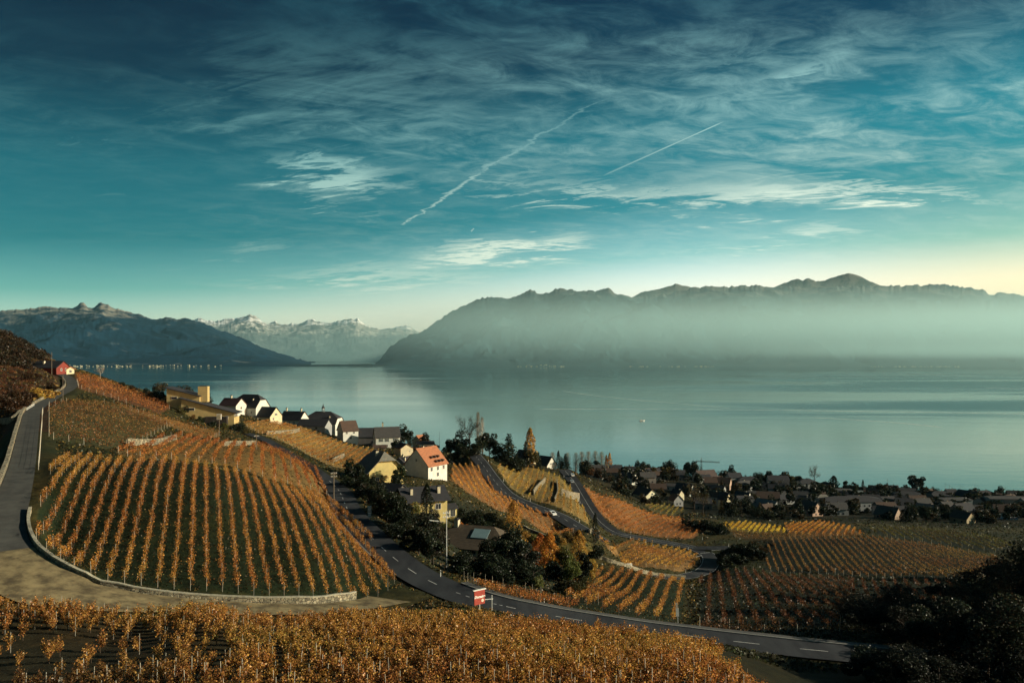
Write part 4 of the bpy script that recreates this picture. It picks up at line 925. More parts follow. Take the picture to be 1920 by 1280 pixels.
MB().tube((0, 0, z0 + 1.0), (0, 0, z0 + 1.7), .38, .18, 8).build('bell', STEEL, bo)
house(590, 424, 16, 8, 2.4, 3.0, -14, GREYW, SLATE, 'long low barn with a dark roof in front of the belfry house', cat='barn', name='barn', wins=[('y-', 3, 1.2, 1, 1)], detail=False)
house(652, 418, 8.5, 7.5, 6.6, 4.6, 36, WHITE, BROWNT, 'tall narrow white house with a brown roof above the vines', wins=[('y-', -2.2, 5.4, .9, 1.2), ('y-', 1.8, 5.4, .9, 1.2), ('y-', 0, 2.7, 1.1, 1.2), ('x-', 0, 5.0, .8, 1.2), ('x-', 1.5, 2.2, .9, 1.4)], chim=[(-3, .5, .9, .5)])
house(692, 428, 17, 9, 5.4, 4.0, 8, (.08, .075, .07), SLATE, 'dark barn with black walls between two white houses', hip=.2, chim=[(7.2, 1.0, 3.6, .8)], cat='barn', name='barn', wins=[('y-', 2, 2.5, 1, 1)], detail=False)
house(725, 416, 12.5, 10, 6.0, 4.6, 17, WHITE, (.055, .052, .050), 'white two-storey house with green shutters beside a round tree', chim=[(5.4, 1.2, 1.0, .6)], wins=[('y-', 3.8, 4.4, 1.0, 1.5, True), ('y-', -.6, 4.4, 1.0, 1.5, True), ('y-', -3.6, 4.4, 1.0, 1.5, True), ('y-', -.6, 1.4, 1.0, 1.5), ('y-', -3.4, 1.4, 1.0, 1.5)], door=('y-', 3.2))
house(712, 392, 6, 4, .9, 1.0, 10, (.12, .10, .08), BROWNT, 'low lean-to with a brown roof before the white shuttered house', cat='shed', name='shed', detail=False, wins=[('y-', 0, 1, 1, 1)])
house(788, 455, 7, 6, 4.5, 3.0, 60, CREAM, ORANGET, 'small house with an orange roof behind the dark tree', wins=[('x-', 0, 3, .9, 1.1)])
house(797, 428, 9, 6, 3.4, 1.2, 14, WHITE, SLATE, 'low white house with dark openings near the skyline trees', wins=wrow('y-', 2.4, 3, 1.8, 1.5, 1.6))
house(757, 362, 7, 6, 3.6, 1.8, -58, CREAM, BROWNT, 'small shed with a sunlit cream wall behind the gambrel house', cat='shed', name='shed', wins=[('x+', 1.4, 2.2, .5, .6)])
house(712, 264, 11.5, 12, 4.4, 5.6, -58, YEL, (.15, .145, .12), 'large house with a sunlit yellow gable and clipped grey roof', hip=.42, eave=1.1, chim=[(1.0, -1.4, 1.5, .8)], wins=[('x+', -3.2, 1.6, 1.1, 1.2), ('x+', 3.0, 1.6, 1.1, 1.2)])
house(763, 300, 10, 7, 2.8, 2.4, 62, GREYW, SLATE, 'dark-roofed annex touching the orange-roofed house', chim=[(-1, 1.2, 1.4, .6), (-3.5, -1.5, 1.2, .5)], wins=[('x-', 0, 1.6, 1, 1.2)])
om = house(799, 286, 11, 10.5, 4.8, 5.6, 58, (.58, .56, .50), ORANGET, 'house with a bright orange tiled roof and grey shaded gable', chim=[(-4.5, .8, 1.0, .5), (-1, .6, 1.2, .5)], wins=[('y-', -3.6, 3.4, 1.0, 1.4), ('y-', 0, 3.4, 1.0, 1.4), ('y-', 3.4, 3.4, 1.0, 1.4), ('y-', 0, 1.2, 1, 1.4), ('x-', 0, 6.4, .8, 1.0)])
for i in range(3):                                     # dormers low on the sunlit slope
    for j in range(2):
        x = -1.6 + i * 1.9 + j * 1.1; y = -3.0 - j * 1.35; z = 4.8 + 5.6 * (1 - abs(y) / 5.25)
        d = MB().box((x, y - .5, z + .12), (.75, 1.1, .75)).build('dormer', roofm(BROWNT), om); MB().box((x, y - 1.07, z + .12), (.5, .06, .5)).build('pane', GLASS, d)
house(790, 216, 11.5, 9.5, 4.3, 2.6, 24, YEL, SLATE, 'yellow house with black roof and white windows behind the cypress', eave=1.0, chim=[(-3.6, -2.6, 1.6, .7), (4.0, -2.6, 1.8, .8)], wins=[('y-', 3.2, 2.3, 1.5, 1.5), ('y-', -2.6, 2.0, 1.1, 1.9), ('y-', -4.4, 2.0, 1.1, 1.9), ('y-', 0, 3.0, .8, .8), ('x+', 1.5, 2.3, 1.2, 1.4)], door=('x+', -1.5))
house(832, 222, 6, 5, 2.6, .8, 24, YEL, SLATE, 'flat-roofed glazed porch at the right of the yellow house', cat='porch', name='porch', wins=wrow('y-', 1.8, 3, 1.4, 1.3, 1.9))
house(728, 226, 10, 8, 2.6, 2.6, -30, (.10, .09, .08), SLATE, 'dark low roof half hidden by the golden bush', cat='house', detail=False, wins=[('y-', 0, 1.4, 1, 1)])
pb = house(893, 196, 13, 13, 2.6, 3.6, -20, CREAM, (.090, .068, .046), 'wide low house with a brown roof and pale skylight', hip=.35, eave=1.0, chim=[(-5.0, -.4, 1.6, 1.1)], wins=[('y-', 1.5, 1.5, 2.2, 1.2), ('y-', -3, 1.5, 1.1, 1.2)])
k = 3.6 / 6.5; MB().prism([(-2.1, -.05), (2.1, -.05), (2.1, .05), (-2.1, .05)], -1.6, 1.6).build('skylight', mat('pale_blue_glazing', (.22, .32, .33), .35, .1, 1, spec=.5), pb, (2.2, -2.6, 2.6 + 3.6 * (1 - 2.6 / 6.5) + .34)).rotation_euler = (math.atan(k), 0, 0)
house(1024, 468, 9, 8, 2.6, 4.6, -46, WHITE, SLATE, 'steep-roofed house with a white gable beside the golden poplar', wins=wrow('x+', 1.1, 3, 3.2, .7, 1.0), hip=0)
house(985, 455, 9, 8, 3.0, 4.2, -40, CREAM, SLATE, 'pale house with an arched porch between fir and poplar', wins=[('x+', 0, 1.4, 1.6, 2.2), ('x+', -2.4, 1.6, .9, 1.2)])
house(1211, 522, 14, 10, 4.4, 3.8, -64, (.72, .66, .45), BROWNT, 'sunlit cream house with a brown roof at the edge of the town', chim=[(0, 1, 1, .6)], wins=[('x+', -2.2, 2.2, 1.1, 1.3), ('x+', 1.8, 2.2, 1.1, 1.3), ('x+', 0, 5.2, 1.2, 1.1), ('y+', 2, 2, 1.1, 1.3), ('y+', -3, 2, 1.4, 1.6)], eave=.8)
house(1160, 505, 8, 5, 2.4, 1.6, 12, CREAM, (.30, .26, .18), 'small open pavilion with a pale roof left of the cream house', cat='pavilion', name='pavilion', hip=.5, wins=[('y-', 2.2, 1.1, 1.6, 1.9), ('y-', -2.4, 1.1, 1.2, 1.9)])

# the shaded town by the lake: each house its own, the placed ones first
TOWN = [ # px, Y, L, Wd, wall h, rise, yaw, wall, roof, label
 (1178, 600, 11, 8, 5, 3, -40, WHITE, SLATE, 'white-ended house among trees left of the cream house'),
 (1200, 640, 10, 8, 5, 3, -60, WHITE, BROWNT, 'house framed in white behind the cream house'),
 (1235, 660, 14, 9, 4, 3.4, 10, GREYW, BROWNT, 'long brown-roofed house behind the round trees'),
 (1264, 600, 13, 7, 3.5, 1.4, -20, WHITE, GREYT, 'low house with a white parapet in the middle of the trees'),
 (1284, 585, 12, 10, 3.8, 4.2, -35, WHITE, SLATE, 'house with one bright white gable facing the sun'),
 (1270, 548, 7, 6, 5, 3, -50, CREAM, SLATE, 'narrow pale gable above the pointed cottage'),
 (1267, 520, 7, 7, 4, 3.6, -70, GREYW, BROWNT, 'pointed cottage with a white-edged roof by the little vineyard'),
 (1322, 690, 18, 12, 5, 6, 20, GREYW, (.07, .05, .045), 'big pitched house below the crane'),
 (1354, 670, 14, 10, 5, 4, -25, PINK, BROWNT, 'brown house right of the crane'),
 (1338, 545, 8, 7, 6, 3, -30, WHITE, BROWNT, 'house with a slim lit gable and a red-brown roof'),
 (1358, 510, 6, 6, 7, 4, -40, CREAM, SLATE, 'tall cream house with a pointed roof beside the autumn trees'),
 (1393, 585, 10, 8, 5, 3, -35, WHITE, SLATE, 'house with small white dormer wall in the dark town'),
 (1376, 720, 12, 10, 8, 3.5, 8, GREYW, SLATE, 'grey villa on the shore below the tall round tree'),
 (1402, 715, 17, 10, 5.5, 3, 4, GREYW, SLATE, 'wide grey villa with a hipped roof on the shore'),
 (1458, 715, 18, 10, 6, 3.4, -3, GREYW, SLATE, 'grey house with many windows on the shore'),
 (1512, 710, 14, 10, 6.5, 3, 6, GREYW, SLATE, 'dark villa under the slender round tree'),
 (1560, 690, 34, 10, 3.4, 1.6, 2, GREYW, GREYT, 'very long low building with pale eaves near the shore'),
 (1598, 690, 22, 10, 3, 1.4, -4, GREYW, (.10, .12, .12), 'long shed with a pale roof beside the domed tree'),
 (1440, 600, 16, 12, 4.5, 4, -15, (.30, .26, .2), BROWNT, 'brown-roofed house in the middle of the town'),
 (1470, 600, 12, 9, 4, 3, 20, GREYW, SLATE, 'small dark house right of the brown-roofed house'),
 (1438, 520, 15, 11, 3, 5, -55, GREYW, (.16, .16, .15), 'house with a pale pointed roof plane above the yellow strip'),
 (1520, 500, 11, 9, 4.5, 4.6, -62, PINK, (.05, .045, .045), 'house with a narrow pink end wall above the copper plot'),
 (1508, 575, 8, 6, 6, 2.4, -35, WHITE, GREYT, 'slim white tower-like house in the town'),
 (1535, 600, 13, 10, 4, 3, 15, GREYW, (.13, .12, .10), 'grey-roofed house left of the long school building'),
 (1590, 540, 42, 12, 7, 3, 6, (.28, .29, .29), SLATE, 'long grey school building with rows of windows'),
 (1640, 545, 10, 8, 4, 2, -25, WHITE, GREYT, 'house with a pale flat front right of the school'),
 (1672, 560, 9, 8, 4, 3, -45, (.6, .5, .42), SLATE, 'house with a small pink end wall right of the school'),
 (1665, 470, 12, 10, 3, 4.4, -50, (.30, .22, .16), (.09, .075, .06), 'steep brown gable just above the dark green plot'),
 (1738, 520, 12, 10, 4, 3.6, -45, GREYW, (.12, .11, .10), 'house with a pale roof edge left of the parked cars'),
 (1805, 470, 10, 9, 3.5, 3.4, -60, (.34, .27, .16), BROWNT, 'small ochre house below the parked cars'),
 (1815, 640, 15, 11, 7, 4, -55, (.66, .46, .14), SLATE, 'house with a brightly lit yellow scaffolded front'),
 (1788, 600, 22, 12, 7, 1, 5, (.16, .19, .19), GREYT, 'flat-roofed teal-grey block left of the yellow front'),
 (1888, 600, 30, 12, 8, 1.2, -4, (.22, .25, .25), GREYT, 'apartment block with rows of small windows at right'),
 (1845, 690, 14, 9, 5, 3, 10, GREYW, SLATE, 'dark house behind the apartment block'),
 (1500, 660, 40, 9, 3.2, .8, 3, GREYW, GREYT, 'long flat-roofed station building in the town'),
 (1700, 640, 20, 10, 5, 3, -5, (.12, .11, .10), SLATE, 'dark hall below the domed tree'),
 (1760, 660, 16, 10, 5, 3, 8, (.14, .13, .12), SLATE, 'dark house below the railway masts'),
 (1115, 590, 12, 9, 4, 3, -12, GREYW, BROWNT, 'dim house behind the orange bushes near the far road'),
 (1225, 700, 12, 9, 5, 3, 18, GREYW, SLATE, 'dim roof behind the treetops near the shore'),
 (1155, 690, 10, 8, 6, 3, 5, (.12, .11, .10), SLATE, 'blocky dark house on the shore left of the umbrella tree'),
]
for (px, Y, L, Wd, h, ri, yaw, wc, rc, lab) in TOWN:
    n = max(2, int(L / 3.4)); ws = wrow('y-', L / (n + .3), n, 1.6, .9, 1.2) + wrow('x+', Wd / 3, 2, 1.8, .8, 1.2)
    if h > 5: ws += wrow('y-', L / (n + .3), n, 4.4, .9, 1.2) + wrow('x+', Wd / 3, 2, 4.4, .8, 1.2)
    house(px, Y, L, Wd, h, ri, yaw, wc, rc, lab, hip=.5 if ri < 3.2 and L > 13 else 0, wins=ws, detail=False, chim=[(L * .2, Wd * .1, 1, .6)] if ri > 2 else (), group='houses of the shaded town')
fill = 0
TSPOT = [(q[0], q[1]) for q in TOWN]
while fill < 70:
    px, Y = random.uniform(1110, 1935), random.uniform(500, 735); y0 = project(foot(px, Y))[1]
    if any(abs((px - a) * Y / F) < 12 and abs(Y - b) < 17 for a, b in TSPOT): continue
    if (px < 1180 and Y < 600) or y0 > 975 or (px < 1300 and Y < 560) or Y > np.interp(px, [q[0] for q in SHORE], [q[1] for q in SHORE]) - 28: continue
    TSPOT.append((px, Y)); fill += 1; L = random.uniform(8, 13); wc = random.choice([GREYW, (.3, .27, .22), (.5, .48, .42), (.2, .18, .16)])
    rc = random.choice([SLATE, BROWNT, SLATE, GREYT]); tone = {SLATE: 'black', BROWNT: 'brown', GREYT: 'grey'}[rc]
    zone = 'left of the crane' if px < 1310 else 'between crane and station' if px < 1480 else 'round the school' if px < 1660 else 'below the great dome tree' if px < 1770 else 'near the apartment block'
    house(px, Y, L, random.uniform(8, 10), random.choice([3, 4.5, 5.5]), random.uniform(2.4, 4), random.uniform(-35, 30), wc, rc, f'dim {tone}-roofed house among the dark trees {zone}', detail=False, wins=wrow('y-', 3, 3, 1.8, .9, 1.2), chim=[(1.5, .5, 1, .5)], group=f'dim {tone}-roofed houses {zone}')

# ------------------------------------------------------------------ trees
LEAF = leaf_mat('tree_leaves', trans=.22, lo=.30, hi=1.45, gold=(1.25, 1.1, .75), deep=(.75, .7, .7), patch=.12)
NEEDLE = leaf_mat('needles', trans=.05, lo=.45, hi=1.25, gold=(1.1, 1.05, .9), deep=(.8, .85, .95), patch=.2)
TRUNKM = mat('tree_bark', (.060, .045, .034), .95, .35, 3, bump=.4)
PALEBARK = mat('pale_bark', (.34, .31, .26), .9, .3, 3)
def limb_tree(r, h, crown_r, n_l, base=.28, lean=.1, up=.55, thick=.03):
    m = MB(); t = h * thick; top = Vector((r.normal(0, lean * h * .2), r.normal(0, lean * h * .2), h * .72)); mid = top * .5
    m.tube((0, 0, -.6), mid, t, t * .7, 7, cap=False); m.tube(mid, top, t * .7, t * .3, 6, cap=False); ends = [top]
    for i in range(n_l):
        z = base + (0.72 - base) * r.random(); a = i * 2.4 + r.normal(0, .4); s = top * (z / .72)
        e = s + Vector((math.cos(a) * crown_r * .7, math.sin(a) * crown_r * .7, h * up * .45 * (.5 + r.random())))
        m.tube(s, e, t * .38, t * .1, 5, cap=False); ends.append(e)
        for _ in range(2):
            e2 = e + Vector(r.normal(0, 1, 3)) * crown_r * .3; m.tube(s.lerp(e, .6), e2, t * .16, t * .05, 4, cap=False); ends.append(e2)
    return m, ends
def clumps(r, cs, rad, n, size, up=.2, squash=.85):
    """leaf sprays gathered on the outer shell of uneven clumps"""
    per = n // len(cs); pts = []
    for c, q in zip(cs, rad):
        d = r.normal(size=(per, 3)); d /= np.linalg.norm(d, axis=1)[:, None]; k = (.45 + .6 * r.random(per) ** .5)
        pts.append(np.array(c) + d * (q * k)[:, None] * (1, 1, squash))
    return leaf_cards(np.concatenate(pts), size, up)
def make_kind(kind, seed, n, size):
    r = np.random.default_rng(seed)
    if kind in ('round', 'spread', 'bush', 'dome'):
        if kind == 'round': cr, ch, zc, nl = .36, .36, .62, 7
        elif kind == 'dome': cr, ch, zc, nl = .38, .46, .52, 7
        elif kind == 'spread': cr, ch, zc, nl = .60, .22, .70, 8
        else: cr, ch, zc, nl = .55, .46, .46, 4
        m, ends = limb_tree(r, .82, cr * .75, nl, base=.15 if kind == 'bush' else .3, up=.4)
        cs, rad = [], []
        for i in range(16 if kind != 'bush' else 11):
            d = r.normal(size=3); d /= np.linalg.norm(d); k = .25 + .6 * r.random() ** .6
            cs.append((d[0] * cr * k, d[1] * cr * k, zc + d[2] * ch * k)); rad.append(cr * r.uniform(.26, .50))
        v, f = clumps(r, cs, rad, n, size); return v, f, m, LEAF
    if kind == 'column':                        # poplar, cypress: flame shaped
        m = MB().tube((0, 0, -.06), (0, 0, .8), .022, .006, 6, cap=False); z = r.random(n) ** .85 * .94 + .05
        w = .115 * np.sin(np.clip(z * 1.02, 0, 1) ** .7 * math.pi) ** .75 + .012; a = r.random(n) * 6.283; q = w * (.45 + .6 * r.random(n) ** .5) * (1 + .25 * np.sin(a * 3 + z * 17))
        v, f = leaf_cards(np.column_stack([np.cos(a) * q, np.sin(a) * q, z]), size, -.4); return v, f, m, LEAF
    if kind == 'conifer':
        m = MB().tube((0, 0, -.06), (0, 0, .97), .022, .004, 7, cap=False); pts = []; nt_ = 15
        for i in range(nt_):
            z = .10 + .86 * (i / (nt_ - 1)) ** .9; R0 = .30 * (1 - z) ** .82 * r.uniform(.78, 1.18) + .015; nb = 9 if z < .7 else 6
            for b in range(nb):
                a = b * 6.283 / nb + r.normal(0, .22) + i; L = R0 * r.uniform(.65, 1.15); k = max(3, int(n * L / 22)); t = r.random(k) ** .7
                p = np.column_stack([np.cos(a) * L * t, np.sin(a) * L * t, z - L * .28 * t ** 1.5 + r.normal(0, .010, k)]); p[:, :2] += r.normal(0, .018, (k, 2)) * t[:, None] * 1.4; pts.append(p)
            m.tube((0, 0, z), (math.cos(i * 2.4) * R0 * .8, math.sin(i * 2.4) * R0 * .8, z - R0 * .2), .006, .002, 4, cap=False)
        v, f = leaf_cards(np.concatenate(pts), size, .55); return v, f, m, NEEDLE
    if kind == 'bare':                          # leafless crown of fine twigs with a few leaves left
        m, ends = limb_tree(r, 1.0, .34, 9, base=.3, up=.7)
        for e in ends:
            for _ in range(4): m.tube(e * .9, e + Vector((r.normal(0, .07), r.normal(0, .07), abs(r.normal(.06, .06)))), .0045, .0015, 3, cap=False)
        cs = [tuple(e) for e in ends]; v, f = clumps(r, cs, [.10] * len(cs), n, size * .45); return v, f, m, LEAF
    if kind == 'barecolumn':                    # leafless poplar
        m = MB().tube((0, 0, -.06), (0, 0, .95), .018, .004, 6, cap=False)
        for i in range(90):
            z = r.uniform(.10, .86); a = r.random() * 6.28; q = .10 * math.sin(min(1, z * .9 + .1) * math.pi) ** .6 * r.uniform(.5, 1.1); m.tube((0, 0, z), (math.cos(a) * q, math.sin(a) * q, z + q * 1.6), .004, .0012, 3, cap=False)
        z = r.random(n) * .85 + .1; w = .10 * np.sin(np.clip(z, 0, 1) * math.pi) ** .6; a = r.random(n) * 6.283; q = w * r.random(n) ** .5
        v, f = leaf_cards(np.column_stack([np.cos(a) * q, np.sin(a) * q, z]), size * .4, -.5); return v, f, m, LEAF
TP = {}
def proto(kind, lod, i, pale=False):
    k = (kind, lod, i, pale)
    if k not in TP:
        n = {'big': 12000, 'near': 5200, 'mid': 2400, 'far': 800}[lod]; s = {'big': .022, 'near': .038, 'mid': .056, 'far': .095}[lod]
        if kind in ('column', 'barecolumn'): n = int(n * .7); s *= .55
        if kind == 'conifer': s *= .75
        if kind == 'bush': s *= 1.25
        if kind in ('bare',): n = int(n * .35)
        v, f, m, lm_ = make_kind(kind, 1000 + 37 * i + len(kind), n, s)
        TP[k] = (mesh_np('crown_' + kind, v, f, lm_), m.mesh('trunk_' + kind, PALEBARK if pale else TRUNKM))
    return TP[k]
def tree(kind, px, Y, h, col, label, group=None, wide=1.0, lod=None, name=None, loc=None, pale=False, dz=0.0, cat=None, j=.15):
    p = foot(px, Y) if loc is None else np.array(loc, float); i = random.randrange(3); lod = lod or ('near' if p[1] < 240 else 'mid' if p[1] < 480 else 'far')
    c, t = proto(kind, lod, i, pale); nm = name or {'conifer': 'fir_tree', 'column': 'poplar_tree', 'barecolumn': 'poplar_tree', 'bush': 'bush', 'bare': 'bare_tree'}.get(kind, 'tree')
    e = tag(empty(nm, (p[0], p[1], p[2] - .1 + dz), random.uniform(0, 6.28)), label, cat or ('bush' if kind == 'bush' else 'tree'), group); e.scale = (h * wide, h * wide, h)
    o = ob('crown', c, e); q = random.uniform(1 - j, 1 + j); o.color = (*[a * q for a in col], 1); ob('stems' if False else 'trunk', t, e); return e
DG, MG, OLV, GOLDT, ORT, RED, GRN, GREYB, YGR = (.018, .026, .015), (.030, .040, .018), (.075, .066, .022), (.52, .30, .06), (.52, .20, .045), (.44, .11, .04), (.055, .070, .020), (.16, .14, .11), (.20, .18, .045)

# skyline and the chalet garden
tree('spread', 346, 352, 9.5, (.030, .032, .016), 'broad dark pine behind the chalet', wide=.85)
tree('conifer', 389, 356, 12.5, DG, 'ragged dark fir right of the chalet chimney', wide=1.1)
tree('spread', 300, 352, 7.0, (.045, .04, .022), 'low spreading tree left of the broad pine', wide=.9)
tree('bare', 188, 356, 5.0, (.10, .06, .03), 'small bare pale-trunked tree on the left skyline', pale=True)
for q, (px, Y, h, c, lab) in enumerate([(318, 335, 3.6, DG, 'dark bush left of the chalet'), (300, 333, 5.5, DG, 'dark bush at the pole before the chalet'), (346, 322, 3.4, DG, 'dark bush before the upper chalet wing'), (372, 316, 2.4, MG, 'green bush under the chalet window'), (398, 317, 3.0, DG, 'dark round bush at the chalet porch'), (446, 322, 5.0, DG, 'large round dark bush at the right end of the chalet'),
    (272, 338, 3.6, DG, 'low dark hedge bush on the left skyline'), (250, 340, 3.2, (.05, .035, .02), 'brownish bush on the left skyline'), (420, 314, 3.0, OLV, 'olive bush below the chalet'), (340, 316, 3.4, OLV, 'olive bush on the bank below the chalet'), (280, 330, 3.6, (.05, .035, .02), 'brown bush below the skyline hedge'), (228, 344, 3.0, DG, 'small dark bush right of the bare tree'),
    (460, 330, 3.2, OLV, 'olive bush beside the path below the chalet'), (360, 309, 2.6, (.16, .09, .03), 'russet bush on the bank below the chalet')]):
    tree('bush', px, Y, h, c, lab, wide=1.1)
tree('dome', 759, 432, 12.5, DG, 'large round dark tree beside the white shuttered house', wide=1.05)
tree('bush', 745, 405, 6.0, DG, 'dark bush under the large round tree'); tree('bush', 765, 420, 5.0, DG, 'second dark bush under the large round tree')
tree('round', 796, 446, 9.0, DG, 'dark tree behind the low white house'); tree('bush', 815, 440, 5.5, DG, 'dark bush right of the low white house'); tree('bush', 835, 435, 4.5, DG, 'dark bush on the skyline by the thin pole')
tree('bush', 780, 400, 4.0, DG, 'dark hedge bush above the orange roof'); tree('bush', 750, 372, 4.0, MG, 'green bush above the cream shed')
# the dark clump on the skyline
for px, Y, h, k, c, w, lab in [(862, 408, 14, 'dome', DG, 1.0, 'dark domed tree at the left of the skyline clump'), (880, 420, 17, 'bare', (.06, .05, .03), 1.0, 'thin-leaved tree behind the skyline clump'), (846, 412, 10, 'round', DG, 1.0, 'dark round tree left of the skyline clump'), (918, 402, 13, 'round', DG, 1.0, 'dark round tree right of the bare poplars'),
    (954, 400, 17.5, 'conifer', DG, 1.25, 'tall dark fir on the skyline beside the village road'), (905, 408, 12, 'round', OLV, .8, 'yellowing tree at the foot of the bare poplars'), (930, 405, 10, 'round', DG, 1.0, 'dark tree left of the tall fir'), (888, 395, 9, 'bush', DG, 1.2, 'dark shrub in the middle of the skyline clump'), (870, 392, 8, 'bush', DG, 1.2, 'dark shrub under the domed tree'),
    (968, 396, 9, 'bush', DG, 1.0, 'dark shrub right of the tall fir'), (938, 398, 7, 'bush', DG, 1.2, 'dark shrub beside the village road'), (850, 390, 6, 'bush', DG, 1.3, 'dark shrub above the orange-roof vines')]:
    tree(k, px, Y, h, c, lab, wide=w)
tree('barecolumn', 896, 422, 24, (.17, .12, .06), 'taller of two bare poplars on the skyline', pale=True, wide=.75); tree('barecolumn', 904, 424, 22, (.17, .12, .06), 'right-hand bare poplar on the skyline', pale=True, wide=.75)
tree('column', 994, 438, 21, GOLDT, 'tall golden poplar on the skyline', wide=1.15); tree('conifer', 986, 432, 14, DG, 'narrow dark conifer against the golden poplar', wide=.8); tree('round', 1000, 428, 11, OLV, 'half-turned tree at the foot of the golden poplar', wide=.9)
tree('conifer', 1010, 432, 9, DG, 'small dark conifer right of the golden poplar', wide=.9); tree('bush', 980, 424, 6, DG, 'dark shrub under the golden poplar', wide=1.2)
tree('column', 1047, 478, 12, DG, 'slim dark cypress by the white gable', wide=.9); tree('conifer', 1060, 466, 10, DG, 'dark spruce beside the cypress', wide=1.3); tree('conifer', 1053, 470, 8, DG, 'small spruce between cypress and spruce'); tree('bush', 1036, 470, 5, (.04, .035, .02), 'brown shrub below the white gable')
for i, (px, h) in enumerate([(1036, 20), (1064, 21), (1080, 21), (1091, 22), (1103, 22), (1116, 22), (1128, 21)]):
    tree('barecolumn', px, 842 - i * 3, h * 1.2, (.24, .24, .20), ordinal(i) + ' from left in the pale row of lakeside poplars', 'row of lakeside poplars', wide=1.7, pale=True, lod='near')
tree('column', 1137, 790, 20, (.40, .20, .05), 'left of two orange poplars at the lake', wide=.8); tree('column', 1143, 792, 22, (.46, .24, .05), 'right and taller of two orange poplars at the lake', wide=.9)

